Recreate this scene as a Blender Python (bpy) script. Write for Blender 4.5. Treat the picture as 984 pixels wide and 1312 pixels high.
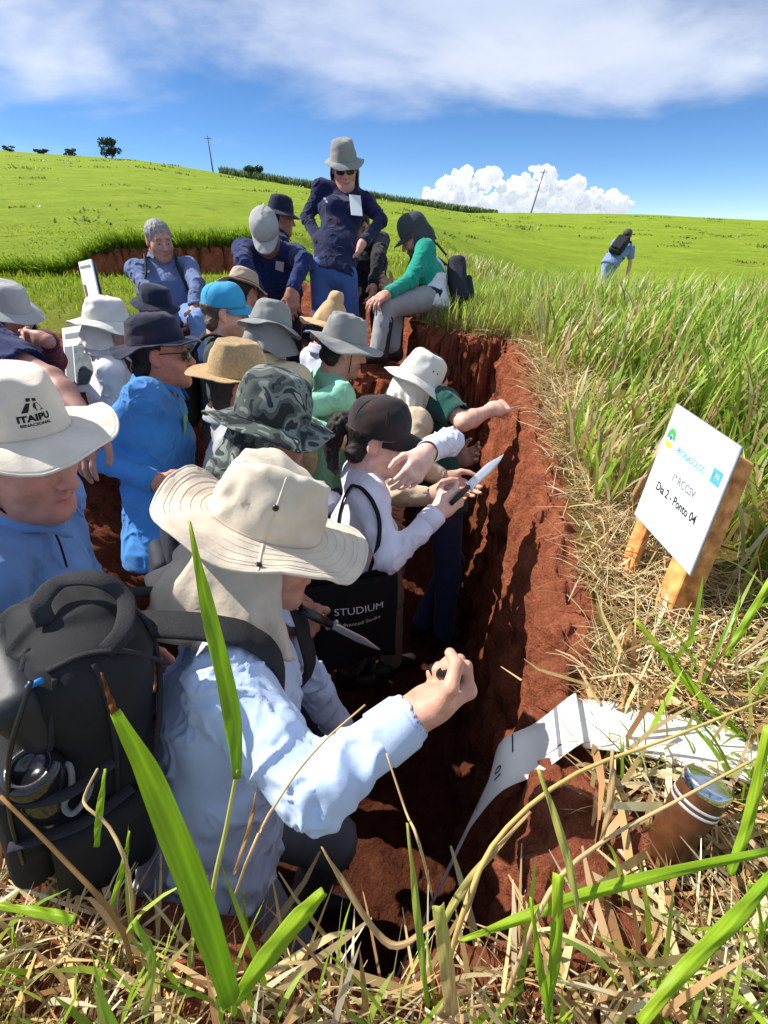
import bpy, math, random, time
import numpy as np
from mathutils import Vector, Matrix, Euler
T0 = time.time()
R = math.radians
random.seed(7); RNG = np.random.default_rng(11)
scene = bpy.context.scene
for o in list(bpy.data.objects): bpy.data.objects.remove(o)
col = scene.collection

# ---------------------------------------------------------------- camera
CAM_H = 0.95; FPX = 640.0; PITCH = 29.8
cd = bpy.data.cameras.new('camera'); cam = bpy.data.objects.new('camera', cd); col.objects.link(cam)
cam.location = (0, 0, CAM_H); cam.rotation_euler = (R(90 - PITCH), 0, 0)
cd.sensor_fit = 'HORIZONTAL'; cd.sensor_width = 36.0; cd.lens = 36.0 * FPX / 984.0
cd.clip_start = 0.02; cd.clip_end = 20000
scene.camera = cam
# ---------------------------------------------------------------- sky, sun, exposure
SUN = np.array([-0.66, 0.20, 0.73]); SUN /= np.linalg.norm(SUN)
SUN_EL = math.asin(SUN[2]); SUN_AZ = math.atan2(SUN[0], SUN[1])
world = bpy.data.worlds.new('World'); scene.world = world; world.use_nodes = True
SKY_SC = 1.25; SKY_LOC = (7.3, 1.7, 3.0)
def build_world():
    nt = world.node_tree; N = nt.nodes; L = nt.links
    N.clear()
    out = N.new('ShaderNodeOutputWorld'); bg = N.new('ShaderNodeBackground'); bg.inputs['Strength'].default_value = 0.07
    sky = N.new('ShaderNodeTexSky'); sky.sky_type = 'NISHITA'; sky.sun_disc = False
    sky.sun_elevation = SUN_EL; sky.sun_rotation = SUN_AZ; sky.altitude = 2500; sky.air_density = 0.7; sky.dust_density = 0.05; sky.ozone_density = 4.0
    tc = N.new('ShaderNodeTexCoord'); sep = N.new('ShaderNodeSeparateXYZ'); L.new(tc.outputs['Generated'], sep.inputs[0])
    def math_(op, a, b=None, c=None):
        m = N.new('ShaderNodeMath'); m.operation = op
        for i, v in enumerate((a, b, c)):
            if v is None: continue
            if isinstance(v, (int, float)): m.inputs[i].default_value = v
            else: L.new(v, m.inputs[i])
        return m.outputs[0]
    zc = math_('MAXIMUM', sep.outputs[2], 0.02)
    zz = math_('ADD', zc, 0.22)
    u = math_('DIVIDE', sep.outputs[0], zz); v = math_('DIVIDE', sep.outputs[1], zz)
    cmb = N.new('ShaderNodeCombineXYZ'); L.new(u, cmb.inputs[0]); L.new(v, cmb.inputs[1])
    mp = N.new('ShaderNodeMapping'); mp.inputs['Location'].default_value = SKY_LOC; mp.inputs['Scale'].default_value = (0.85, 1.0, 1)
    L.new(cmb.outputs[0], mp.inputs[0])
    n1 = N.new('ShaderNodeTexNoise'); n1.inputs['Scale'].default_value = SKY_SC; n1.inputs['Detail'].default_value = 7; n1.inputs['Roughness'].default_value = 0.52; n1.inputs['Distortion'].default_value = 0.25
    n2 = N.new('ShaderNodeTexNoise'); n2.inputs['Scale'].default_value = 3.2; n2.inputs['Detail'].default_value = 6; n2.inputs['Roughness'].default_value = 0.6
    L.new(mp.outputs[0], n1.inputs['Vector']); L.new(mp.outputs[0], n2.inputs['Vector'])
    # a deck of thin cloud that begins a little above the horizon, everywhere round
    deck = N.new('ShaderNodeMapRange'); deck.interpolation_type = 'SMOOTHSTEP'
    deck.inputs[1].default_value = 0.06; deck.inputs[2].default_value = 0.21; deck.inputs[3].default_value = -0.22; deck.inputs[4].default_value = 0.115
    L.new(sep.outputs[2], deck.inputs[0])
    s = math_('ADD', math_('MULTIPLY_ADD', n2.outputs['Fac'], 0.22, n1.outputs['Fac']), deck.outputs[0])
    mr = N.new('ShaderNodeMapRange'); mr.interpolation_type = 'SMOOTHSTEP'
    mr.inputs[1].default_value = 0.52; mr.inputs[2].default_value = 0.86; mr.inputs[3].default_value = 0; mr.inputs[4].default_value = 0.86
    L.new(s, mr.inputs[0])
    shade = N.new('ShaderNodeMapRange'); shade.inputs[1].default_value = 0.35; shade.inputs[2].default_value = 0.7; shade.inputs[3].default_value = 1.0; shade.inputs[4].default_value = 0.40
    n3 = N.new('ShaderNodeTexNoise'); n3.inputs['Scale'].default_value = 1.3; n3.inputs['Detail'].default_value = 5
    mp3 = N.new('ShaderNodeMapping'); mp3.inputs['Location'].default_value = (3.3, 1.4, 0.7); L.new(mp.outputs[0], mp3.inputs[0]); L.new(mp3.outputs[0], n3.inputs['Vector'])
    L.new(n3.outputs['Fac'], shade.inputs[0])
    cc = N.new('ShaderNodeMix'); cc.data_type = 'RGBA'
    cc.inputs[6].default_value = (4.6, 5.9, 9.0, 1); cc.inputs[7].default_value = (9.6, 10.2, 11.4, 1)
    L.new(shade.outputs[0], cc.inputs[0])
    hs = N.new('ShaderNodeHueSaturation'); hs.inputs['Saturation'].default_value = 1.14; hs.inputs['Value'].default_value = 1.55; L.new(sky.outputs[0], hs.inputs['Color'])
    mx = N.new('ShaderNodeMix'); mx.data_type = 'RGBA'
    L.new(mr.outputs[0], mx.inputs[0]); L.new(hs.outputs[0], mx.inputs[6]); L.new(cc.outputs[2], mx.inputs[7])
    L.new(mx.outputs[2], bg.inputs['Color']); L.new(bg.outputs[0], out.inputs['Surface'])
build_world()
sl = bpy.data.lights.new('sun', 'SUN'); sun = bpy.data.objects.new('sun', sl); col.objects.link(sun)
sl.energy = 5.0; sl.angle = R(0.53); sl.color = (1.0, 0.95, 0.87)
sun.rotation_euler = Vector(-SUN).to_track_quat('-Z', 'Y').to_euler(); sun.location = (-3, 1, 6)
vs = scene.view_settings; vs.view_transform = 'Standard'; vs.look = 'None'; vs.exposure = 0.5; vs.gamma = 1.0; vs.use_curve_mapping = False
scene.cycles.use_denoising = True
scene.cycles.max_bounces = 6; scene.cycles.diffuse_bounces = 3; scene.cycles.transparent_max_bounces = 8
scene.cycles.sample_clamp_indirect = 6

# ---------------------------------------------------------------- helpers
_c, _s = math.cos(R(PITCH)), math.sin(R(PITCH))
def P(px, py, t):
    """the point that stands t metres deep behind pixel (px, py) of the 984 x 1312 photograph"""
    dx = (px - 492.0) / FPX; dy = (656.0 - py) / FPX
    return np.array([dx * t, (_c + dy * _s) * t, CAM_H + (-_s + dy * _c) * t])
def lin(*c):
    if len(c) == 1: c = c[0]
    o = []
    for v in c[:3]:
        v = v / 255.0
        o.append(v / 12.92 if v <= 0.04045 else ((v + 0.055) / 1.055) ** 2.4)
    return tuple(o)
def nrm(v):
    v = np.asarray(v, float); return v / (np.linalg.norm(v) + 1e-12)
def V(*a): return np.array(a, float)
def sstep(x, a, b):
    t = np.clip((x - a) / (b - a), 0, 1); return t * t * (3 - 2 * t)

def _hash(ix, iy, iz):
    h = (ix.astype(np.uint32) * np.uint32(374761393) + iy.astype(np.uint32) * np.uint32(668265263) + iz.astype(np.uint32) * np.uint32(2147483647 - 91))
    h = (h ^ (h >> np.uint32(13))) * np.uint32(1274126177)
    h = h ^ (h >> np.uint32(16))
    return (h & np.uint32(0xFFFFFF)).astype(np.float32) / 8388607.5 - 1.0
def noise3(p):
    p = np.asarray(p, np.float32); i = np.floor(p).astype(np.int64); f = p - i
    w = f * f * (3 - 2 * f)
    x0, y0, z0 = i[..., 0], i[..., 1], i[..., 2]
    r = 0
    for a in (0, 1):
        wx = w[..., 0] if a else 1 - w[..., 0]
        for b in (0, 1):
            wy = w[..., 1] if b else 1 - w[..., 1]
            for c in (0, 1):
                wz = w[..., 2] if c else 1 - w[..., 2]
                r = r + wx * wy * wz * _hash(x0 + a, y0 + b, z0 + c)
    return r
def fbm(p, oct=3, gain=0.5):
    p = np.asarray(p, np.float32); r = 0; a = 1.0
    for k in range(oct):
        r = r + a * noise3(p + 17.3 * k); p = p * 2.03; a *= gain
    return r

BASE = {}
def obj(name, verts, faces, material, parent=None, smooth=True, colr=None, uv=None):
    """one mesh object; verts are world coordinates, shifted to the parent's base"""
    verts = np.asarray(verts, np.float32)
    b = BASE.get(parent.name) if parent is not None else None
    if b is not None: verts = verts - np.asarray(b, np.float32)
    me = bpy.data.meshes.new(name)
    if isinstance(faces, np.ndarray):
        n, k = faces.shape
        me.vertices.add(len(verts)); me.vertices.foreach_set('co', verts.ravel())
        me.loops.add(n * k); me.loops.foreach_set('vertex_index', faces.astype(np.int32).ravel())
        me.polygons.add(n); me.polygons.foreach_set('loop_start', np.arange(0, n * k, k, dtype=np.int32))
        me.update(calc_edges=True)
    else:
        me.from_pydata([tuple(v) for v in verts], [], [tuple(f) for f in faces])
    if smooth: me.polygons.foreach_set('use_smooth', np.ones(len(me.polygons), bool))
    if colr is not None:
        a = me.color_attributes.new('Col', 'FLOAT_COLOR', 'POINT')
        c = np.ones((len(verts), 4), np.float32); c[:, :3] = colr; a.data.foreach_set('color', c.ravel())
    me.update()
    o = bpy.data.objects.new(name, me); col.objects.link(o)
    if material is not None: me.materials.append(material)
    if parent is not None:
        o.parent = parent
        BASE[o.name] = b if b is not None else V(0, 0, 0)
    return o
def tag(o, label=None, cat=None, group=None, kind=None):
    if label: o['label'] = label
    if cat: o['category'] = cat
    if group: o['group'] = group
    if kind: o['kind'] = kind
    return o
def thing(name, base, label, cat, group=None):
    o = bpy.data.objects.new(name, None); col.objects.link(o); o.empty_display_size = 0.1
    o.location = tuple(float(x) for x in base); BASE[o.name] = np.asarray(base, float)
    return tag(o, label, cat, group)

class MB:
    def __init__(s): s.v = []; s.f = []; s.n = 0
    def add(s, v, f):
        v = np.asarray(v, float); s.v.append(v); s.f += [tuple(int(i) + s.n for i in q) for q in f]; s.n += len(v); return s
    def box(s, c, size, M=None, bev=0.0):
        x, y, z = [q / 2 for q in size]
        if bev <= 0:
            v = np.array([[a, b, d] for a in (-x, x) for b in (-y, y) for d in (-z, z)])
            f = [(0, 1, 3, 2), (4, 6, 7, 5), (0, 4, 5, 1), (2, 3, 7, 6), (0, 2, 6, 4), (1, 5, 7, 3)]
        else:
            e = min(bev, x * .9, y * .9, z * .9); v = []; f = []
            prof = [(-z, e), (-z + e, 0), (z - e, 0), (z, e)]
            for zz, ins in prof:
                X, Y = x - ins, y - ins; q = min(e, X * .9, Y * .9)
                v += [(-X + q, -Y, zz), (X - q, -Y, zz), (X, -Y + q, zz), (X, Y - q, zz), (X - q, Y, zz), (-X + q, Y, zz), (-X, Y - q, zz), (-X, -Y + q, zz)]
            for k in range(3):
                for i in range(8):
                    j = (i + 1) % 8; f.append((k * 8 + i, k * 8 + j, k * 8 + 8 + j, k * 8 + 8 + i))
            f.append(tuple(range(7, -1, -1))); f.append(tuple(range(24, 32))); v = np.array(v)
        if M is not None: v = v @ np.asarray(M).T
        return s.add(v + np.asarray(c), f)
    def tube(s, pts, rad, n=8, cap=True, flat=None, up=None):
        v, f = tube_mesh(pts, rad, n, cap, flat, up); return s.add(v, f)
    def arr(s): return np.concatenate(s.v), s.f
    def build(s, name, m, parent=None, smooth=True):
        v, f = s.arr(); return obj(name, v, f, m, parent, smooth)
def spline(pts, n):
    """Catmull-Rom through pts"""
    p = np.asarray(pts, float); q = np.vstack([2 * p[0] - p[1], p, 2 * p[-1] - p[-2]]); o = []
    m = len(p) - 1
    for t in np.linspace(0, m, n):
        i = min(int(t), m - 1); u = t - i; a, b, c, d = q[i:i + 4]
        o.append(0.5 * (2 * b + (c - a) * u + (2 * a - 5 * b + 4 * c - d) * u * u + (3 * b - a - 3 * c + d) * u ** 3))
    return np.array(o)
def tube_mesh(pts, rad, n=8, cap=True, flat=None, up=None):
    p = np.asarray(pts, float); m = len(p)
    rad = np.full(m, rad) if np.isscalar(rad) else np.asarray(rad, float)
    tg = np.gradient(p, axis=0); tg /= np.linalg.norm(tg, axis=1)[:, None] + 1e-12
    ref = np.asarray(up, float) if up is not None else (V(0, 0, 1) if abs(tg[0][2]) < .9 else V(1, 0, 0))
    v = []; f = []
    a = np.arange(n) * 2 * math.pi / n
    for i in range(m):
        s1 = nrm(np.cross(tg[i], ref)); s2 = np.cross(s1, tg[i])
        if up is None: ref = s2
        fl = 1.0 if flat is None else flat
        v.append(p[i] + rad[i] * (np.cos(a)[:, None] * s1 + fl * np.sin(a)[:, None] * s2))
    v = np.concatenate(v)
    for i in range(m - 1):
        for k in range(n):
            j = (k + 1) % n; f.append((i * n + k, i * n + j, (i + 1) * n + j, (i + 1) * n + k))
    if cap: f.append(tuple(range(n - 1, -1, -1))); f.append(tuple(range((m - 1) * n, m * n)))
    return v, f
def grid_faces(m, n, wrap=False):
    i = np.arange(m - 1)[:, None]; k = np.arange(n if wrap else n - 1)[None, :]; j = (k + 1) % n
    return np.stack([i * n + k, i * n + j, (i + 1) * n + j, (i + 1) * n + k], -1).reshape(-1, 4)
def sheet(G, th, wrap=False):
    """a grid of points (m, n, 3) as a closed sheet of thickness th"""
    G = np.asarray(G, float); m, n, _ = G.shape
    if wrap: du = np.roll(G, -1, 1) - np.roll(G, 1, 1)
    else: du = np.gradient(G, axis=1)
    dv = np.gradient(G, axis=0); N = np.cross(du, dv); N /= np.linalg.norm(N, axis=2)[..., None] + 1e-12
    A = (G + N * th / 2).reshape(-1, 3); B = (G - N * th / 2).reshape(-1, 3)
    f = grid_faces(m, n, wrap); f2 = f[:, ::-1] + m * n
    fs = [tuple(q) for q in f] + [tuple(q) for q in f2]
    mn = m * n; K = n if wrap else n - 1
    for k in range(K):
        j = (k + 1) % n
        fs.append((k, mn + k, mn + j, j)); b = (m - 1) * n; fs.append((b + k, b + j, mn + b + j, mn + b + k))
    if not wrap:
        for i in range(m - 1):
            fs.append((i * n, (i + 1) * n, mn + (i + 1) * n, mn + i * n)); e = n - 1
            fs.append((i * n + e, mn + i * n + e, mn + (i + 1) * n + e, (i + 1) * n + e))
    return np.vstack([A, B]), fs
def frame(f, up=(0, 0, 1)):
    """columns: right, forward, up"""
    f = nrm(f); r = nrm(np.cross(f, up)); u = np.cross(r, f); return np.stack([r, f, u], 1)

# ---------------------------------------------------------------- materials
def mat(name, color, rough=0.8, noise_amt=0.12, noise_scale=30.0, bump=0.0, bump_scale=200.0, metallic=0.0, spec=0.3, attr=False, sss=0.0, trans=0.0, weave=0.0, sheen=0.0, coat=0.0, col2=None, crease=0.0, dust=0.0):
    m = bpy.data.materials.new(name); m.use_nodes = True; nt = m.node_tree; N = nt.nodes; L = nt.links
    b = N['Principled BSDF']; out = N['Material Output']
    b.inputs['Roughness'].default_value = rough; b.inputs['Metallic'].default_value = metallic; b.inputs['Specular IOR Level'].default_value = spec
    tc = N.new('ShaderNodeTexCoord')
    no = N.new('ShaderNodeTexNoise'); no.inputs['Scale'].default_value = noise_scale; no.inputs['Detail'].default_value = 5; L.new(tc.outputs['Object'], no.inputs['Vector'])
    mx = N.new('ShaderNodeMix'); mx.data_type = 'RGBA'; mx.blend_type = 'MIX'
    c = np.array(color[:3]); c2 = np.array(col2[:3]) if col2 is not None else c
    mx.inputs[6].default_value = (*(c * (1 - noise_amt)), 1); mx.inputs[7].default_value = (*np.minimum(c2 * (1 + noise_amt), 0.95), 1)
    rr = N.new('ShaderNodeMapRange'); rr.inputs[1].default_value = 0.3; rr.inputs[2].default_value = 0.7; L.new(no.outputs['Fac'], rr.inputs[0]); L.new(rr.outputs[0], mx.inputs[0])
    src = mx.outputs[2]
    if dust > 0:      # smears of dry red earth
        nd = N.new('ShaderNodeTexNoise'); nd.inputs['Scale'].default_value = 5.5; nd.inputs['Detail'].default_value = 7; nd.inputs['Roughness'].default_value = .65; L.new(tc.outputs['Object'], nd.inputs['Vector'])
        rd = N.new('ShaderNodeMapRange'); rd.inputs[1].default_value = .52; rd.inputs[2].default_value = .78; rd.inputs[3].default_value = 0; rd.inputs[4].default_value = dust; L.new(nd.outputs['Fac'], rd.inputs[0])
        md = N.new('ShaderNodeMix'); md.data_type = 'RGBA'; L.new(rd.outputs[0], md.inputs[0]); L.new(src, md.inputs[6]); md.inputs[7].default_value = (*lin(150, 92, 66), 1); src = md.outputs[2]
    if attr:
        at = N.new('ShaderNodeVertexColor'); at.layer_name = 'Col'
        mm = N.new('ShaderNodeMix'); mm.data_type = 'RGBA'; mm.blend_type = 'MULTIPLY'; mm.inputs[0].default_value = 1.0
        L.new(src, mm.inputs[6]); L.new(at.outputs['Color'], mm.inputs[7]); src = mm.outputs[2]
    L.new(src, b.inputs['Base Color'])
    if bump > 0:
        nb = N.new('ShaderNodeTexNoise'); nb.inputs['Scale'].default_value = bump_scale; nb.inputs['Detail'].default_value = 6; L.new(tc.outputs['Object'], nb.inputs['Vector'])
        bp = N.new('ShaderNodeBump'); bp.inputs['Strength'].default_value = bump; bp.inputs['Distance'].default_value = 0.004; L.new(nb.outputs['Fac'], bp.inputs['Height'])
        last = bp
        if crease > 0:
            nc = N.new('ShaderNodeTexNoise'); nc.noise_type = 'RIDGED_MULTIFRACTAL'; nc.inputs['Scale'].default_value = 10.0; nc.inputs['Detail'].default_value = 3.5; nc.inputs['Roughness'].default_value = 0.45; nc.inputs['Distortion'].default_value = 0.6; L.new(tc.outputs['Object'], nc.inputs['Vector'])
            b3 = N.new('ShaderNodeBump'); b3.inputs['Strength'].default_value = crease; b3.inputs['Distance'].default_value = 0.03; L.new(nc.outputs['Fac'], b3.inputs['Height']); L.new(bp.outputs[0], b3.inputs['Normal']); last = bp = b3
        if weave > 0:
            wv = N.new('ShaderNodeTexWave'); wv.inputs['Scale'].default_value = 300; wv.inputs['Distortion'].default_value = 1.5; L.new(tc.outputs['Object'], wv.inputs['Vector'])
            b2 = N.new('ShaderNodeBump'); b2.inputs['Strength'].default_value = weave; b2.inputs['Distance'].default_value = 0.001
            L.new(wv.outputs['Fac'], b2.inputs['Height']); L.new(bp.outputs[0], b2.inputs['Normal']); last = b2
        L.new(last.outputs[0], b.inputs['Normal'])
    if sss > 0:
        b.inputs['Subsurface Weight'].default_value = sss; b.inputs['Subsurface Radius'].default_value = (0.012, 0.005, 0.003); b.inputs['Subsurface Scale'].default_value = 0.6
    if sheen > 0: b.inputs['Sheen Weight'].default_value = sheen
    if coat > 0: b.inputs['Coat Weight'].default_value = coat
    if trans > 0:
        tr = N.new('ShaderNodeBsdfTranslucent'); ms = N.new('ShaderNodeMixShader'); ms.inputs[0].default_value = trans
        L.new(src, tr.inputs['Color']); L.new(b.outputs[0], ms.inputs[1]); L.new(tr.outputs[0], ms.inputs[2]); L.new(ms.outputs[0], out.inputs['Surface'])
    return m
_FAB = {}
def fabric(rgb, bump=0.35, sheen=0.15, rough=0.9, trans=0.0, amt=0.07, crease=0.35):
    k = (tuple(rgb), bump, trans, crease)
    if k not in _FAB: _FAB[k] = mat('fabric', lin(rgb), rough, amt, 14, bump, 55, sheen=sheen, weave=0.25, spec=0.2, trans=trans, crease=crease * 1.6, dust=.16)
    return _FAB[k]
def camo_mat():
    m = mat('camouflage', lin(90, 105, 95), 0.85, 0.1, 20, 0.3, 60, spec=0.25); nt = m.node_tree; N = nt.nodes; L = nt.links
    tc = N.new('ShaderNodeTexCoord'); n = N.new('ShaderNodeTexNoise'); n.inputs['Scale'].default_value = 17; n.inputs['Detail'].default_value = 1.5; n.inputs['Distortion'].default_value = 0.8
    L.new(tc.outputs['Object'], n.inputs['Vector']); cr = N.new('ShaderNodeValToRGB'); cr.color_ramp.interpolation = 'CONSTANT'
    e = cr.color_ramp.elements; e[0].position = 0; e[0].color = (*lin(44, 48, 50), 1); e[1].position = 0.42; e[1].color = (*lin(82, 90, 86), 1)
    for p, c in ((0.53, (126, 134, 128)), (0.62, (54, 60, 60)), (0.70, (156, 162, 154))):
        q = e.new(p); q.color = (*lin(c), 1)
    L.new(n.outputs['Fac'], cr.inputs[0]); L.new(cr.outputs[0], N['Principled BSDF'].inputs['Base Color']); return m
# ---------------------------------------------------------------- smooth shapes: a distance grid and its surface
class SDF:
    def __init__(s, lo, hi, h):
        s.lo = np.asarray(lo, float) - 3 * h; s.h = h
        s.n = np.ceil((np.asarray(hi, float) + 3 * h - s.lo) / h).astype(int) + 1
        s.D = np.full(s.n, 1.0, np.float32)
    def _slice(s, lo, hi):
        a = np.clip(np.floor((lo - s.lo) / s.h).astype(int), 0, s.n - 1); b = np.clip(np.ceil((hi - s.lo) / s.h).astype(int) + 1, 1, s.n)
        if np.any(b - a < 1): return None, None
        sl = tuple(slice(int(x), int(y)) for x, y in zip(a, b))
        ax = [(s.lo[i] + s.h * np.arange(a[i], b[i])).astype(np.float32) for i in range(3)]
        return sl, np.meshgrid(*ax, indexing='ij')
    def _put(s, sl, d, k, op):
        A = s.D[sl]
        if op == 'add':
            if k > 0:
                h = np.clip(0.5 + 0.5 * (A - d) / k, 0, 1); s.D[sl] = A + (d - A) * h - k * h * (1 - h)
            else: s.D[sl] = np.minimum(A, d)
        else:
            d = -d
            if k > 0:
                h = np.clip(0.5 - 0.5 * (A - d) / k, 0, 1); s.D[sl] = A + (d - A) * h + k * h * (1 - h)
            else: s.D[sl] = np.maximum(A, d)
    def cone(s, a, b, ra, rb, k=0.02, op='add', flat=None):
        a = np.asarray(a, float); b = np.asarray(b, float); m = max(ra, rb) * (flat[1] if flat else 1) + k + 2.5 * s.h
        sl, g = s._slice(np.minimum(a, b) - m, np.maximum(a, b) + m)
        if sl is None: return s
        ba = (b - a).astype(np.float32); L2 = float(ba @ ba) + 1e-12
        X, Y, Z = g[0] - np.float32(a[0]), g[1] - np.float32(a[1]), g[2] - np.float32(a[2])
        t = np.clip((X * ba[0] + Y * ba[1] + Z * ba[2]) / L2, 0, 1)
        X = X - t * ba[0]; Y = Y - t * ba[1]; Z = Z - t * ba[2]
        if flat:      # stretched by flat[1] along unit axis flat[0]
            ax = nrm(flat[0]).astype(np.float32); q = X * ax[0] + Y * ax[1] + Z * ax[2]; c = q * (1 - 1 / flat[1])
            X, Y, Z = X - c * ax[0], Y - c * ax[1], Z - c * ax[2]
        d = np.sqrt(X * X + Y * Y + Z * Z) - (ra + (rb - ra) * t)
        s._put(sl, d.astype(np.float32), k, op); return s
    def ell(s, c, r, M=None, k=0.02, op='add'):
        c = np.asarray(c, float); r = np.asarray(r, float); m = max(r) + k + 2.5 * s.h
        sl, g = s._slice(c - m, c + m)
        if sl is None: return s
        X, Y, Z = [g[i] - np.float32(c[i]) for i in range(3)]
        if M is not None:
            M = np.asarray(M, np.float32); X, Y, Z = (X * M[0, 0] + Y * M[1, 0] + Z * M[2, 0], X * M[0, 1] + Y * M[1, 1] + Z * M[2, 1], X * M[0, 2] + Y * M[1, 2] + Z * M[2, 2])
        r = r.astype(np.float32)
        k0 = np.sqrt((X / r[0]) ** 2 + (Y / r[1]) ** 2 + (Z / r[2]) ** 2); k1 = np.sqrt((X / r[0] ** 2) ** 2 + (Y / r[1] ** 2) ** 2 + (Z / r[2] ** 2) ** 2) + 1e-6
        s._put(sl, (k0 * (k0 - 1) / k1).astype(np.float32), k, op); return s
    def rbox(s, c, half, M, rad, k=0.0, op='add'):
        c = np.asarray(c, float); m = float(np.linalg.norm(half)) + rad + k + 2.5 * s.h
        sl, g = s._slice(c - m, c + m)
        if sl is None: return s
        M = np.asarray(M, np.float32); X, Y, Z = [g[i] - np.float32(c[i]) for i in range(3)]
        q = [np.abs(X * M[0, i] + Y * M[1, i] + Z * M[2, i]) - np.float32(half[i] - rad) for i in range(3)]
        out = np.sqrt(sum(np.maximum(x, 0) ** 2 for x in q)); ins = np.minimum(np.maximum(np.maximum(q[0], q[1]), q[2]), 0)
        s._put(sl, (out + ins - rad).astype(np.float32), k, op); return s
    def plane(s, p, n, k=0.0):
        """keeps the side the normal n points away from"""
        n = nrm(n); ax = [(s.lo[i] + s.h * np.arange(s.n[i])).astype(np.float32) for i in range(3)]
        d = (ax[0][:, None, None] - p[0]) * n[0] + (ax[1][None, :, None] - p[1]) * n[1] + (ax[2][None, None, :] - p[2]) * n[2]
        s.D = np.maximum(s.D, d.astype(np.float32)); return s
    def mesh(s):
        D = s.D; S = D < 0
        n = D.shape
        c = np.zeros(tuple(x - 1 for x in n), np.uint8)
        cor = [(i, j, k) for i in (0, 1) for j in (0, 1) for k in (0, 1)]
        for i, j, k in cor: c += S[i:n[0] - 1 + i, j:n[1] - 1 + j, k:n[2] - 1 + k]
        idx = np.argwhere((c > 0) & (c < 8))
        if len(idx) == 0: return np.zeros((0, 3)), np.zeros((0, 4), int)
        lut = np.full(c.shape, -1, np.int32); lut[idx[:, 0], idx[:, 1], idx[:, 2]] = np.arange(len(idx))
        vals = {q: D[idx[:, 0] + q[0], idx[:, 1] + q[1], idx[:, 2] + q[2]] for q in cor}
        acc = np.zeros((len(idx), 3)); cnt = np.zeros(len(idx))
        for q in cor:
            for ax in range(3):
                if q[ax]: continue
                q2 = list(q); q2[ax] = 1; q2 = tuple(q2); a = vals[q]; b = vals[q2]; m = (a < 0) != (b < 0)
                t = np.where(m, a / np.where(m, a - b, 1), 0); pos = np.zeros((len(idx), 3)); pos[:] = q; pos[:, ax] = t
                acc[m] += pos[m]; cnt[m] += 1
        v = s.lo + s.h * (idx + acc / cnt[:, None])
        F = []
        for ax in range(3):
            a = [slice(None)] * 3; b = [slice(None)] * 3; a[ax] = slice(0, -1); b[ax] = slice(1, None)
            e = S[tuple(a)] != S[tuple(b)]; o1, o2 = [(1, 2), (2, 0), (0, 1)][ax]
            p = np.argwhere(e); ok = (p[:, o1] > 0) & (p[:, o2] > 0) & (p[:, o1] < n[o1] - 1) & (p[:, o2] < n[o2] - 1); p = p[ok]
            q = []
            for d1, d2 in ((-1, -1), (0, -1), (0, 0), (-1, 0)):
                r = p.copy(); r[:, o1] += d1; r[:, o2] += d2; q.append(lut[r[:, 0], r[:, 1], r[:, 2]])
            q = np.stack(q, 1); flip = ~S[p[:, 0], p[:, 1], p[:, 2]]
            q[flip] = q[flip][:, ::-1]; F.append(q)
        F = np.concatenate(F); F = F[(F >= 0).all(1)]
        return v, F
def vnormals(v, F):
    n = np.cross(v[F[:, 2]] - v[F[:, 0]], v[F[:, 3]] - v[F[:, 1]]); o = np.zeros_like(v)
    for i in range(4): np.add.at(o, F[:, i], n)
    return o / (np.linalg.norm(o, axis=1)[:, None] + 1e-12)
def relax(v, F, it=1, w=0.5):
    for _ in range(it):
        a = np.zeros_like(v); c = np.zeros(len(v))
        for i in range(4):
            j = (i + 1) % 4
            np.add.at(a, F[:, i], v[F[:, j]]); np.add.at(a, F[:, j], v[F[:, i]]); np.add.at(c, F[:, i], 1); np.add.at(c, F[:, j], 1)
        v = v + w * (a / np.maximum(c, 1)[:, None] - v)
    return v
# ---------------------------------------------------------------- the land
FLOOR = -1.10
YH = 150.0
_ry = [-3, 0.0, .30, .45, .72, .95, 1.35, 2.06, 2.88, 3.3, 4.2, 8]; _rx = [.18, .18, .20, .26, .37, .45, .53, .645, .765, .81, .84, .84]
def xr(y): return np.interp(y, _ry, _rx) + .016 * noise3(np.stack([np.asarray(y) * 6.0, np.asarray(y) * 0 + .3, np.asarray(y) * 0 + 7.7], -1)) + .007 * noise3(np.stack([np.asarray(y) * 25.0, np.asarray(y) * 0 + .3, np.asarray(y) * 0 + 3.7], -1))
def yn(x): return np.interp(x, [-3, -1.4, -1, -.6, -.3, 0, .2], [1.2, .85, .58, .43, .32, .285, .32]) + .02 * noise3(np.stack([np.asarray(x) * 7.0, np.asarray(x) * 0, np.asarray(x) * 0 + 2.2], -1))
_sa = [-.9, -.63, -.40, -.273, -.12, .01, .145, .5, .66, .9]; _sv = [.112, .107, .095, .077, .056, .037, .020, .0165, .0085, .004]
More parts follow.
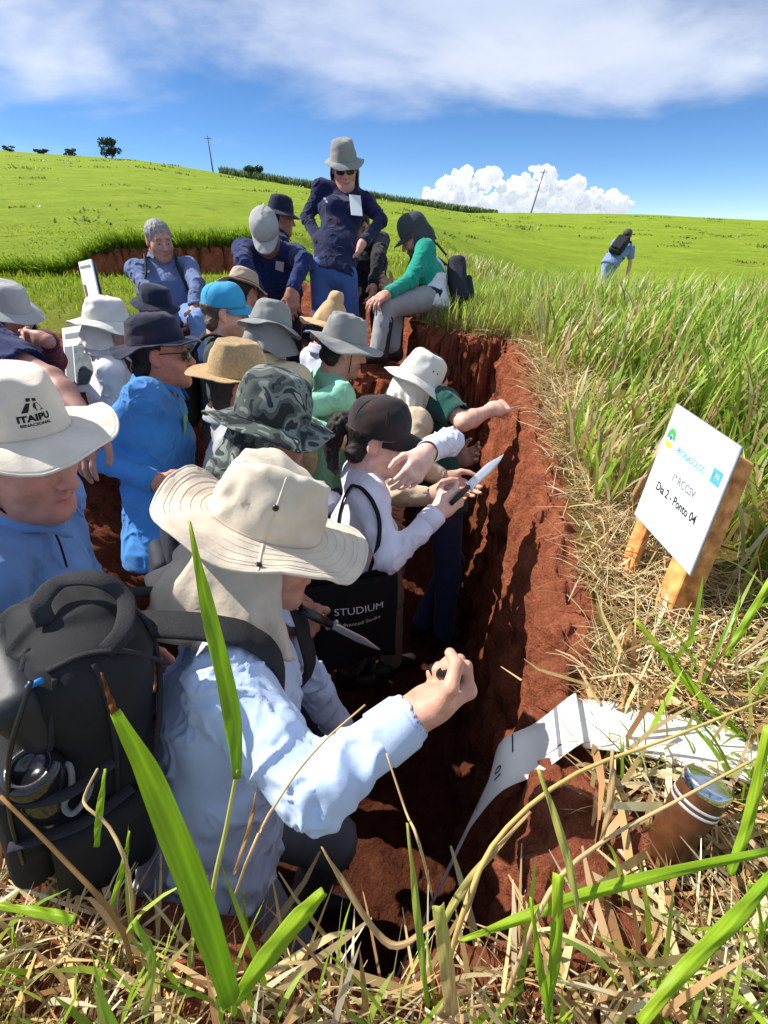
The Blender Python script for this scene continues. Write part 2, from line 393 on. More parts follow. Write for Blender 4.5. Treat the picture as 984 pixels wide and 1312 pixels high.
def ground(x, y):
    """the land without the pit"""
    x = np.asarray(x, float); y = np.asarray(y, float); yy = np.maximum(y, 0)
    a = np.clip(x / np.maximum(yy, 6), -.9, .9)
    near = np.interp(yy, [0, 3.5, 5, 8, 400], [0, .35, .47, .58, .58])
    right = np.interp(yy, [0, 3.3, 4.6, 7, 11, 16, 400], [0, .35, .36, -.25, -.95, -1.15, -1.15])
    w = sstep(a, .0, .40) * sstep(x, .9, 2.2); b = near * (1 - w) + right * w
    top = CAM_H + YH * np.interp(a, _sa, _sv)
    t = np.clip((yy - 8) / (YH - 8), 0, 1); pr = t ** (1.12)
    far = b + (top - b) * pr - np.maximum(yy - YH, 0) * .08
    # a small cut bank on the left slope
    yb = 6.2 + .30 * (x + 2.4) + .06 * np.sin(x * 4.1)
    bank = .25 * sstep(y, yb - .022, yb + .022) * sstep(x, -3.5, -2.9) * (1 - sstep(x, -1.5, -.9)) * (1 - sstep(y, 7.5, 14)) 
    und = .035 * noise3(np.stack([x * .8, y * .8, x * 0], -1)) * sstep(yy, 2, 6) + .10 * noise3(np.stack([x * .22, y * .22, x * 0 + 4], -1)) * sstep(yy, 6, 14) + .25 * noise3(np.stack([x * .05, y * .07, x * 0 + 4], -1)) * sstep(yy, 14, 60)
    return far + bank + und
def pit_frac(x, y):
    """0 on the land, 1 on the pit floor"""
    x = np.asarray(x, float); y = np.asarray(y, float)
    d = xr(y) - x; wR = np.interp(d, [0, .018, .11, .20, .30], [0, .05, .60, .96, 1])
    wN = np.interp(y - yn(x), [0, .02, .14, .22], [0, .07, .93, 1])
    ye = np.interp(x, [.2, .35, .6, .9], [3.72, 3.56, 3.36, 3.24]) + .02 * noise3(np.stack([x * 9, x * 0, x * 0], -1)); wE1 = np.interp(ye - y, [0, .02, .14, .22], [0, .06, .95, 1])
    wE2 = np.interp(y, [2.5, 4.1, 5.4], [1, .55, 0]); k = sstep(x, .08, .26); wE = wE1 * k + wE2 * (1 - k)
    xl = np.interp(y, [.5, 1.0, 2.5, 3.5, 5.0], [-1.5, -2.1, -2.55, -1.62, -1.15]); wl = np.interp(y, [.5, 1.6, 2.5, 3.5, 5], [.5, 1.2, 1.65, .55, .45]); wL = np.clip((x - xl) / wl, 0, 1)
    return np.minimum(np.minimum(wR, wN), np.minimum(wE, wL))
def H(x, y):
    x = np.asarray(x, float); y = np.asarray(y, float)
    g = ground(x, y); fr = pit_frac(x, y); z = g + (FLOOR - g) * fr
    led = sstep(.42 - np.hypot((x - .02) * 1.0, (y - 3.46) * 1.1), 0, .13); z = np.maximum(z, FLOOR + (1.18) * led * (fr > .02) + 0 * z) if z.ndim else max(z, FLOOR + 1.18 * led)
    return z
def ridge(n, k=2.4): return np.clip(1 - k * np.abs(n), -1, 1)
def line(*segs):
    o = []
    for a, b, st in segs: o += list(np.arange(a, b - 1e-9, st))
    return o
def geo(a, b, first, k):
    o = []; x = a; s_ = first
    while x < b: o.append(x); x += s_; s_ *= k
    return o + [b]
def build_ground():
    X0 = .55
    xs = [-q for q in geo(3.0, 420, .05, 1.09)][::-1] + line((-2.95, X0 - .33, .035), (X0 - .33, X0 + .05, .0055), (X0 + .05, 2.6, .03)) + geo(2.6, 420, .04, 1.085)
    ys = line((-4, 0, .4), (0, .3, .05), (.3, .62, .014), (.62, 3.15, .02), (3.15, 3.8, .009), (3.8, 7.2, .035)) + geo(7.2, 420, .06, 1.06)
    xs = np.array(xs); ys = np.array(ys)
    w = sstep(xs, -1.4, .1) * (1 - sstep(xs, 1.1, 3.2)); yc = np.clip(ys, -3, 6)
    sx = np.interp(yc, _ry, _rx) - X0
    X = xs[None, :] + sx[:, None] * w[None, :]; Y = np.repeat(ys[:, None], len(xs), 1); Z = H(X, Y)
    G = np.stack([X, Y, Z], -1)
    fr = pit_frac(X, Y); gx = np.gradient(Z, axis=1) / np.maximum(np.gradient(X, axis=1), 1e-4); gy = np.gradient(Z, axis=0) / np.maximum(np.gradient(Y, axis=0), 1e-4)
    slope = np.hypot(gx, gy)
    soil = np.maximum(sstep(fr, .0, .05), sstep(slope, .55, 1.0) * (Y < 12))
    d = xr(Y) - X; soil = np.maximum(soil, sstep(d, -.12, -.02) * (Y > .1) * (Y < 3.4) * .9)
    soil = np.maximum(soil, np.exp(-((X - .36) ** 2 + (Y - .42) ** 2) / .03))
    dxu = np.gradient(G, axis=1); dyu = np.gradient(G, axis=0); N = np.cross(dxu, dyu); N /= np.linalg.norm(N, axis=2)[..., None] + 1e-9
    q = G.reshape(-1, 3); near = (soil > .2) & (Y < 9)
    dsp = np.zeros(X.shape); m = near.ravel(); p = q[m]
    steep = sstep(slope.ravel()[m], 1.5, 4)
    crumb = fbm(p * np.array([14, 14, 22]) + 31, 3); n1 = fbm(p * np.array([9, 9, 6]), 3); n2 = 1 - 2 * np.abs(fbm(p * np.array([26, 26, 15]) + 3, 2)); n3 = fbm(p * 52 + 7, 2)
    crumb = fbm(p * np.array([14, 14, 22]) + 31, 3)
    endw = sstep(p[:, 1], 3.0, 3.3)
    dd = .028 * n1 + .015 * n2 + (.010 + .006 * steep) * n3 + steep * .012 * ridge(noise3(p * np.array([5, 7, 34]) + 11)) + steep * .020 * np.maximum(crumb, -.1) + (1 - steep) * .030 * np.maximum(crumb, -.2) + endw * steep * (.03 * n2 + .03 * ridge(noise3(p * np.array([24, 24, 20]) + 41), 2.0))
    dsp.ravel()[m] = dd * sstep(soil.ravel()[m], .2, .7)
    G = G + N * dsp[..., None]
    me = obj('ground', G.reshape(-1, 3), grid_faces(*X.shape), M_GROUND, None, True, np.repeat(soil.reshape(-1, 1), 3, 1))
    tag(me, 'red earth pit cut into a green grassy hillside', 'ground', kind='structure')
    return me
def ground_mat():
    m = bpy.data.materials.new('earth_and_turf'); m.use_nodes = True; nt = m.node_tree; N = nt.nodes; L = nt.links; b = N['Principled BSDF']
    b.inputs['Roughness'].default_value = .95; b.inputs['Specular IOR Level'].default_value = .1
    tc = N.new('ShaderNodeTexCoord'); at = N.new('ShaderNodeVertexColor'); at.layer_name = 'Col'
    def noise(sc, det=6, ro=.6, vec=None):
        n = N.new('ShaderNodeTexNoise'); n.inputs['Scale'].default_value = sc; n.inputs['Detail'].default_value = det; n.inputs['Roughness'].default_value = ro; L.new(vec or tc.outputs['Object'], n.inputs['Vector']); return n.outputs['Fac']
    def ramp(fac, stops):
        r = N.new('ShaderNodeValToRGB'); e = r.color_ramp.elements
        for i, (p, c) in enumerate(stops):
            q = e[i] if i < 2 else e.new(p); q.position = p; q.color = (*c, 1)
        L.new(fac, r.inputs[0]); return r.outputs[0]
    def mixc(a, b_, fac, bt='MIX'):
        x = N.new('ShaderNodeMix'); x.data_type = 'RGBA'; x.blend_type = bt
        for i, v in ((6, a), (7, b_)):
            if isinstance(v, tuple): x.inputs[i].default_value = (*v, 1)
            else: L.new(v, x.inputs[i])
        if isinstance(fac, float): x.inputs[0].default_value = fac
        else: L.new(fac, x.inputs[0])
        return x.outputs[2]
    soil = ramp(noise(14, 8, .65), [(.30, lin(128, 68, 48)), (.70, lin(202, 124, 92)), (.5, lin(166, 95, 68))])
    soil = mixc(soil, ramp(noise(120, 4, .7), [(.35, lin(98, 46, 30)), (.65, lin(192, 116, 82))]), .35)
    # shade of the pit painted into the soil colour, darker with depth
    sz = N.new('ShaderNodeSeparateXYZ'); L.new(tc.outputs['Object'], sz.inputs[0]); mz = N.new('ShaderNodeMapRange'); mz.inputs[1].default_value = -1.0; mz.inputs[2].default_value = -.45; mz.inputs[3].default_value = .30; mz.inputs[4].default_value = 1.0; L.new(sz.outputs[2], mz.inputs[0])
    pit_shade = N.new('ShaderNodeMix'); pit_shade.data_type = 'RGBA'; pit_shade.blend_type = 'MULTIPLY'; pit_shade.inputs[0].default_value = 1.0; L.new(soil, pit_shade.inputs[6]); L.new(mz.outputs[0], pit_shade.inputs[7]); soil = pit_shade.outputs[2]
    turf = ramp(noise(.35, 6, .62), [(.36, lin(82, 112, 26)), (.64, lin(148, 168, 52)), (.5, lin(112, 140, 36))])
    turf = mixc(turf, ramp(noise(3.0, 6, .7), [(.34, lin(82, 112, 24)), (.62, lin(146, 164, 50))]), .5)
    turf = mixc(turf, ramp(noise(24, 4, .7), [(.36, lin(96, 122, 16)), (.62, lin(168, 178, 40))]), .3)
    spots = ramp(noise(.7, 5, .6), [(.58, (0, 0, 0)), (.70, (1, 1, 1))]); turf = mixc(turf, lin(98, 108, 26), spots)
    # dry litter close by
    sep = N.new('ShaderNodeSeparateXYZ'); L.new(tc.outputs['Object'], sep.inputs[0]); mr = N.new('ShaderNodeMapRange'); mr.inputs[1].default_value = 2.2; mr.inputs[2].default_value = 5.0; mr.inputs[3].default_value = .8; mr.inputs[4].default_value = 0
    L.new(sep.outputs[1], mr.inputs[0]); turf = mixc(turf, ramp(noise(60, 5, .7), [(.35, lin(72, 44, 26)), (.65, lin(150, 120, 72))]), mr.outputs[0])
    edge = N.new('ShaderNodeMath'); edge.operation = 'MULTIPLY_ADD'; L.new(noise(30, 5, .7), edge.inputs[0]); edge.inputs[1].default_value = .5; L.new(at.outputs['Color'], edge.inputs[2])
    er = N.new('ShaderNodeMapRange'); er.inputs[1].default_value = .55; er.inputs[2].default_value = .75; L.new(edge.outputs[0], er.inputs[0])
    L.new(mixc(turf, soil, er.outputs[0]), b.inputs['Base Color'])
    bp = N.new('ShaderNodeBump'); bp.inputs['Strength'].default_value = 1.0; bp.inputs['Distance'].default_value = .035
    bn = N.new('ShaderNodeMath'); bn.operation = 'ADD'; L.new(noise(45, 8, .7), bn.inputs[0]); L.new(noise(1.6, 8, .75), bn.inputs[1]); L.new(bn.outputs[0], bp.inputs['Height']); L.new(bp.outputs[0], b.inputs['Normal'])
    return m
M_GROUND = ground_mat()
build_ground()

# ---------------------------------------------------------------- far things on the skyline
M_BARK = mat('bark', lin(78, 62, 50), .9, .3, 40); M_LEAFD = mat('tree_leaves', lin(52, 74, 40), .8, .35, 3, trans=.15, attr=True)
M_POLE = mat('weathered_pole', lin(96, 88, 82), .8, .2, 20)
def skyline(px, dy=0.0, yy=YH - 6):
    """a point on the hill crest under picture column px"""
    x = (px - 492) / FPX / 1.19 * yy; return V(x, yy, float(ground(x, yy)) + dy)
def leaf_cloud(c, rad, n, size, rng):
    d = rng.normal(size=(n, 3)); d /= np.linalg.norm(d, axis=1)[:, None]; lump = 1 + .35 * fbm(d * 2.2 + c * .37, 2)
    r = rng.uniform(.25, 1, n) ** .45 * lump; p = c + d * r[:, None] * np.asarray(rad)
    a = rng.normal(size=(n, 3)); a /= np.linalg.norm(a, axis=1)[:, None]; b = np.cross(a, rng.normal(size=(n, 3))); b /= np.linalg.norm(b, axis=1)[:, None]
    s_ = size * rng.uniform(.5, 1.3, n)[:, None]; v = np.stack([p - a * s_ - b * s_ * .6, p + a * s_ - b * s_ * .6, p + a * s_ + b * s_ * .6, p - a * s_ + b * s_ * .6], 1).reshape(-1, 3)
    cc = np.repeat(rng.uniform(.6, 1.35, n), 4)[:, None] * np.ones(3); return v, np.arange(4 * n).reshape(-1, 4), cc
def far_tree(px, h, w, label, lumps, seed, trunk=.4):
    rng = np.random.default_rng(seed); kk_ = .68 if px in (152, 327) else .45; h *= kk_; w *= kk_; b = skyline(px, -.2); t = thing('tree', b, label, 'tree', 'trees on the far hilltop')
    mb = MB(); mb.tube(spline([b, b + V(.1, 0, h * .3), b + V(-.1, 0, h * .62), b + V(.15, 0, h * .85)], 8), np.linspace(.16, .05, 8) * h / 5, 7)
    for k in range(4):
        q = b + V(0, 0, h * (.4 + .1 * k)); mb.tube([q, q + V(rng.uniform(-1, 1) * w * .35, rng.uniform(-1, 1) * w * .3, h * .18)], [.05 * h / 5, .02 * h / 5], 5)
    mb.build('trunk', M_BARK, t); vs_, fs_, cs_ = [], [], []; n0 = 0
    for k in range(lumps):
        c = b + V(rng.uniform(-1, 1) * w * .42, rng.uniform(-1, 1) * w * .3, h * (trunk + (1 - trunk) * rng.uniform(.1, .85))); v, f, cc = leaf_cloud(c, V(w * .26, w * .26, h * .17), 110, .13 * w / 3, rng)
        vs_.append(v); fs_.append(f + n0); cs_.append(cc); n0 += len(v)
    obj('crown', np.concatenate(vs_), np.concatenate(fs_), M_LEAFD, t, False, np.concatenate(cs_))
far_tree(152, 6.2, 5.6, 'tallest lone airy tree on the left of the hill crest', 16, 1, .2)
far_tree(101, 3.6, 5.0, 'rounded dark tree just left of the tallest hilltop tree', 10, 2, .15)
far_tree(66, 2.6, 6.5, 'low wide tree on the crest near the left edge', 9, 3, .1)
far_tree(27, 3.0, 5.0, 'leftmost small tree on the hill crest', 8, 4, .1)
far_tree(290, 3.3, 4.6, 'small round tree right of the left utility pole', 10, 5, .1)
far_tree(327, 4.4, 6.2, 'largest dark round tree above the crop rows', 14, 6, .1)
far_tree(308, 2.8, 4.0, 'low tree between the two round hilltop trees', 8, 7, .1)
far_tree(388, 3.2, 4.6, 'dark tree on the crest left of the standing woman', 9, 8, .1)
for px, h, tl, lab in ((276, 7.4, -.02, 'left utility pole on the hilltop'), (684, 9.3, .22, 'leaning right utility pole beside the white cumulus cloud')):
    b = skyline(px, -.3); t = thing('utility_pole', b, lab, 'utility pole', 'utility poles on the hilltop'); top = b + V(tl * h, 0, h)
    MB().tube([b, top], [.17, .11], 8).build('shaft', M_POLE, t); MB().box(b + (top - b) * .93, (1.6, .12, .12)).build('crossarm', M_POLE, t)
def cumulus():
    rng = np.random.default_rng(5); S = SDF((-.62, -.22, -.12), (.62, .22, .30), .0085); S.D[:] = 1.0
    tops = [(-.50, .10), (-.42, .17), (-.33, .20), (-.22, .19), (-.12, .13), (-.02, .16), (.06, .22), (.13, .20), (.22, .14), (.31, .12), (.40, .09), (.49, .07), (.56, .04)]
    for x, z in tops:
        S.ell((x, 0, -.03), (.075, .12, .10), None, .02)
        for k in range(9):
            t = rng.uniform(.1, 1); S.ell((x + rng.normal() * .035, rng.uniform(-.13, .05), z * t - .02), V(1, 1, .85) * rng.uniform(.022, .05), None, .008)
        for k in range(16):
            t = rng.uniform(.3, 1.08); S.ell((x + rng.normal() * .045, rng.uniform(-.15, .02), z * t - .01), V(1, 1, .9) * rng.uniform(.010, .022), None, .005)
    v, F = S.mesh(); n = vnormals(v, F); v = v + n * (fbm(v * 42, 4, .6) * .009)[:, None]
    D = 4200.0; c = P(664, 268, D); sc = 240 / 1.12 * D / FPX
    m = mat('cloud_white', (.93, .93, .94), 1.0, .02, .002, spec=0.0, trans=.5)
    b_ = m.node_tree.nodes['Principled BSDF']; b_.inputs['Emission Color'].default_value = (.9, .95, 1, 1); b_.inputs['Emission Strength'].default_value = .30  # added glow whitens the side of the cloud turned from the sun
    v = v * sc * np.array([1, 1, 1.0]) + c
    tag(obj('cloud', v, F, m), 'white cumulus cloud bank low above the right of the hill', 'cloud', kind='thing')
cumulus()
# ---------------------------------------------------------------- people
SKIN = {}
def skin_mat(rgb):
    if rgb not in SKIN: SKIN[rgb] = mat('skin', lin(rgb), 0.5, 0.16, 45, 0.25, 380, attr=True, sss=0.12, spec=0.4)
    return SKIN[rgb]
HAIRM = {}
def hair_mat(rgb):
    if rgb not in HAIRM: HAIRM[rgb] = mat('hair', lin(rgb), 0.55, 0.45, 160, 0.8, 300, spec=0.4)
    return HAIRM[rgb]
M_LEATHER = mat('boot_leather', lin(38, 34, 34), 0.55, 0.3, 30, 0.3, 120)
M_CORD = mat('cord', lin(24, 24, 26), 0.7)
M_BLACKPL = mat('black_plastic', lin(22, 22, 24), 0.35, spec=0.5)
M_LENS = mat('dark_lens', lin(14, 15, 20), 0.12, spec=0.6)
M_WHITE = mat('white_card', lin(225, 228, 232), 0.6, 0.03)
M_EYEW = mat('eye_white', lin(205, 198, 190), 0.3)
M_EYED = mat('eye_iris', lin(40, 26, 20), 0.2, spec=0.6)

def rot(axis, deg):
    return np.array(Matrix.Rotation(R(deg), 3, Vector(axis)))
def head_frame(yaw, pitch, roll):
    """columns right, forward, up; yaw 0 looks along +y, 90 along +x; pitch > 0 looks down"""
    f0 = V(math.sin(R(yaw)), math.cos(R(yaw)), 0); r0 = V(f0[1], -f0[0], 0); u0 = V(0, 0, 1)
    Mt = np.stack([r0, f0, u0], 1); Mt = rot(r0, -pitch) @ Mt
    return rot(Mt[:, 1], roll) @ Mt
def ik(a, b, l1, l2, hint):
    d = b - a; L = np.linalg.norm(d); Lc = min(L, (l1 + l2) * 0.999)
    if L > Lc: b = a + d / L * Lc
    d = nrm(b - a); x = (l1 * l1 - l2 * l2 + Lc * Lc) / (2 * Lc); h = math.sqrt(max(l1 * l1 - x * x, 1e-6))
    hv = np.asarray(hint, float); hv = hv - d * (hv @ d); return a + d * x + nrm(hv) * h, b

CURL = dict(relaxed=[(14, 22, 14), (20, 28, 18), (26, 32, 20), (32, 36, 22)], flat=[(4, 6, 4), (4, 6, 4), (6, 8, 4), (8, 10, 6)],
            fist=[(72, 98, 62), (76, 100, 62), (80, 100, 62), (84, 98, 62)], grip=[(34, 62, 30), (56, 72, 36), (64, 76, 40), (70, 78, 44)],
            limp=[(28, 18, 10), (34, 20, 12), (38, 22, 12), (42, 26, 14)])
def hand(S, wr, d, n, side, pose, s=1.0):
    d = nrm(d); n = nrm(np.asarray(n, float) - d * (np.asarray(n, float) @ d)); w = np.cross(d, n) * (1 if side == 'R' else -1)
    kk = 0.010 * s
    S.cone(wr, wr + d * .035 * s, .026 * s, .028 * s, .02 * s, flat=(w, 1.2))
    Mh = np.stack([w, d, n], 1)
    S.rbox(wr + d * .058 * s, (.040 * s, .044 * s, .0155 * s), Mh, .0145 * s, .02 * s)
    S.ell(wr + d * .035 * s + w * .022 * s + n * .009 * s, (.018 * s, .03 * s, .015 * s), Mh, .015 * s)      # ball of the thumb
    for i, (off, ln) in enumerate(((.030, .074), (.010, .082), (-.010, .077), (-.029, .060))):
        p = wr + (d * (.096 - .006 * abs(i - 1)) + w * off) * s; th = 0.0; r0 = .0099 - .0006 * (i == 3)
        dd = nrm(d + w * (.10, .03, -.04, -.12)[i])
        S.ell(p - n * .003 * s, V(1, 1, 1) * .0115 * s, None, .008 * s)
        for j, fr in enumerate((.46, .30, .24)):
            th += CURL[pose][i][j]; q = p + (math.cos(R(th)) * dd + math.sin(R(th)) * n) * ln * fr * s
            S.cone(p, q, (r0 - .0008 * j) * s, (r0 - .0008 * (j + 1)) * s, .004 * s); p = q
    tb = wr + (d * .028 + w * .026 + n * .004) * s
    if pose in ('fist', 'grip'):
        t1 = tb + nrm(d * .55 + w * .55 + n * .55) * .042 * s; t2 = t1 + nrm(d * .75 - w * .15 + n * .62) * .034 * s; t3 = t2 + nrm(d * .35 - w * .85 + n * .35) * .028 * s
    else:
        t1 = tb + nrm(d * .6 + w * .7 + n * .25) * .042 * s; t2 = t1 + nrm(d * .88 + w * .3 + n * .2) * .032 * s; t3 = t2 + nrm(d + w * .05 + n * .2) * .026 * s
    S.cone(tb, t1, .0145 * s, .012 * s, .012 * s); S.cone(t1, t2, .0115 * s, .0105 * s, .005 * s); S.cone(t2, t3, .0102 * s, .0085 * s, .004 * s)
    return dict(palm=wr + (d * .075 + n * .028) * s, w=w, d=d, n=n)

def add_head(S, hc, Mh, s, ear=True, jaw=1.0):
    h = lambda x, y, z: hc + s * (Mh @ V(x, y, z))
    E = lambda c, r, k, op='add': S.ell(h(*c), V(*r) * s, Mh, k * s, op)
    E((0, -.012, .035), (.075, .094, .085), .03)
    E((0, .030, -.030), (.058 * jaw, .062, .082), .03)
    E((0, .036, -.083), (.046 * jaw, .046, .034), .03)
    for sx in (-1, 1):
        E((sx * .043, .052, -.030), (.024, .026, .024), .03)                # cheek
        S.cone(h(sx * .055 * jaw, .0, -.062), h(sx * .02, .075, -.098), .017 * s, .017 * s, .03 * s)   # jaw line
    S.cone(h(-.034, .077, .022), h(.034, .077, .022), .012 * s, .012 * s, .022 * s)            # brow
    for sx in (-1, 1): E((sx * .032, .101, .002), (.019, .017, .013), .014, 'sub')
    for sx in (-1, 1): E((sx * .031, .0765, .001), (.0165, .0135, .0115), .004)               # lids
    S.cone(h(0, .088, .012), h(0, .113, -.030), .0085 * s, .0125 * s, .012 * s)               # nose
    for sx in (-1, 1): E((sx * .0125, .100, -.034), (.0085, .0115, .0085), .006)
    for sx in (-1, 1): E((sx * .007, .103, -.044), (.0038, .005, .004), .003, 'sub')
    S.cone(h(-.021, .083, -.064), h(0, .095, -.061), .0065 * s, .008 * s, .010 * s); S.cone(h(.021, .083, -.064), h(0, .095, -.061), .0065 * s, .008 * s, .010 * s)
    S.cone(h(-.016, .085, -.077), h(.016, .085, -.077), .0085 * s, .0085 * s, .010 * s)
    S.cone(h(-.025, .086, -.0695), h(0, .104, -.0685), .0022 * s, .0024 * s, .003 * s, 'sub'); S.cone(h(.025, .086, -.0695), h(0, .104, -.0685), .0022 * s, .0024 * s, .003 * s, 'sub')
    E((0, .076, -.104), (.022, .019, .017), .02)                                             # chin
    if ear:
        for sx in (-1, 1):
            E((sx * .0765, -.006, -.004), (.010, .019, .031), .008); E((sx * .085, -.001, .002), (.005, .010, .017), .006, 'sub')
            E((sx * .0755, .004, -.028), (.008, .010, .010), .006)
def head_color(v, hc, Mh, s, beard=0.0, beardcol=(.25, .2, .18), brow=(.35, .28, .25), lip=(1.0, .68, .66)):
    q = (v - hc) @ Mh / s; c = np.ones((len(v), 3), np.float32); x, y, z = q[:, 0], q[:, 1], q[:, 2]
    def mixc(m, k): c[:] = c * (1 - m[:, None]) + m[:, None] * c * np.array(k)
    near = (np.abs(x) < .09) & (np.abs(z) < .13) & (y > -.1) & (y < .14)
    m = np.exp(-((x / .024) ** 4) - (((z + .0695) / .0105) ** 4)) * (y > .07); mixc(m * near, lip)
    m = np.exp(-(((np.abs(x) - .032) / .019) ** 4) - (((z - .0265 + (np.abs(x) - .03) * .12) / .0052) ** 4)) * (y > .06) * .85; mixc(m * near, brow)
    m = np.exp(-(((np.abs(x) - .031) / .015) ** 4) - (((z + .003) / .0022) ** 4)) * (y > .06) * .8; mixc(m * near, (.35, .26, .24))
    ck = np.exp(-(((np.abs(x) - .045) / .02) ** 2) - (((z + .03) / .022) ** 2)) * (y > .03) * .5; mixc(ck * near, (1.04, .84, .80))
    nz = np.exp(-((x / .016) ** 2) - (((z + .03) / .016) ** 2)) * (y > .095) * .6; mixc(nz * near, (1.05, .84, .80))
    er = ((np.abs(x) > .074) & (np.abs(z) < .04) & (y < .03) & (y > -.03)) * .5; mixc(er, (1.0, .78, .74))
    if beard > 0:
        m = sstep(-z, .035, .062) * sstep(y, -.02, .02) * near * (1 - np.exp(-((x / .026) ** 4) - (((z + .07) / .012) ** 4))); mixc(m * beard, beardcol)
    return c

def ridge(n, k=2.4): return np.clip(1 - k * np.abs(n), -1, 1)
def wrinkle(v, F, amp, fr, seed=0.0, centers=(), calm=()):
    """cloth folds: long soft ridges plus short creases, gathered where limbs bend"""
    n = vnormals(v, F)
    w = np.stack([fbm(v * fr * .5 + seed + k * 7.1, 2) for k in range(3)], 1)
    q = (v * np.array([1, 1, .5])) * fr + w * 1.1 + seed
    n1 = noise3(q * .8); big = np.exp(-(n1 / .15) ** 2) * (.35 + .65 * sstep(noise3(v * fr * .45 + seed + 2), -.35, .45)); n2 = noise3(q * np.array([1.9, 1.9, 2.2]) + 4.4); small = np.exp(-(n2 / .13) ** 2) * sstep(noise3(v * fr * .6 + seed + 5), -.1, .5); low = noise3(v * fr * .45 + seed + 9)
    d = amp * (.80 * big + .42 * small + .35 * low - .30)
    for c, rad, ax, ga in centers:
        rel = v - c; t = rel @ ax; e = np.exp(-(rel ** 2).sum(1) / rad ** 2); side = nrm(np.cross(ax, V(.3, .2, 1))); s2 = np.cross(ax, side)
        a = np.stack([t * 26 + 1.1 * noise3(v * 15 + seed), (rel @ side) * 7 + seed, (rel @ s2) * 7], 1); d = d + ga * e * (2.0 * np.exp(-(noise3(a) / .16) ** 2) - .6)
    for c, r0, r1 in calm: d = d * sstep(np.linalg.norm(v - c, axis=1), r0, r1)
    return v + n * d[:, None]

def lathe(prof, n, el=(1, 1)):
    a = np.arange(n) * 2 * math.pi / n
    return np.stack([np.stack([r * el[0] * np.sin(a), r * el[1] * np.cos(a), np.full(n, z)], 1) for r, z in prof])

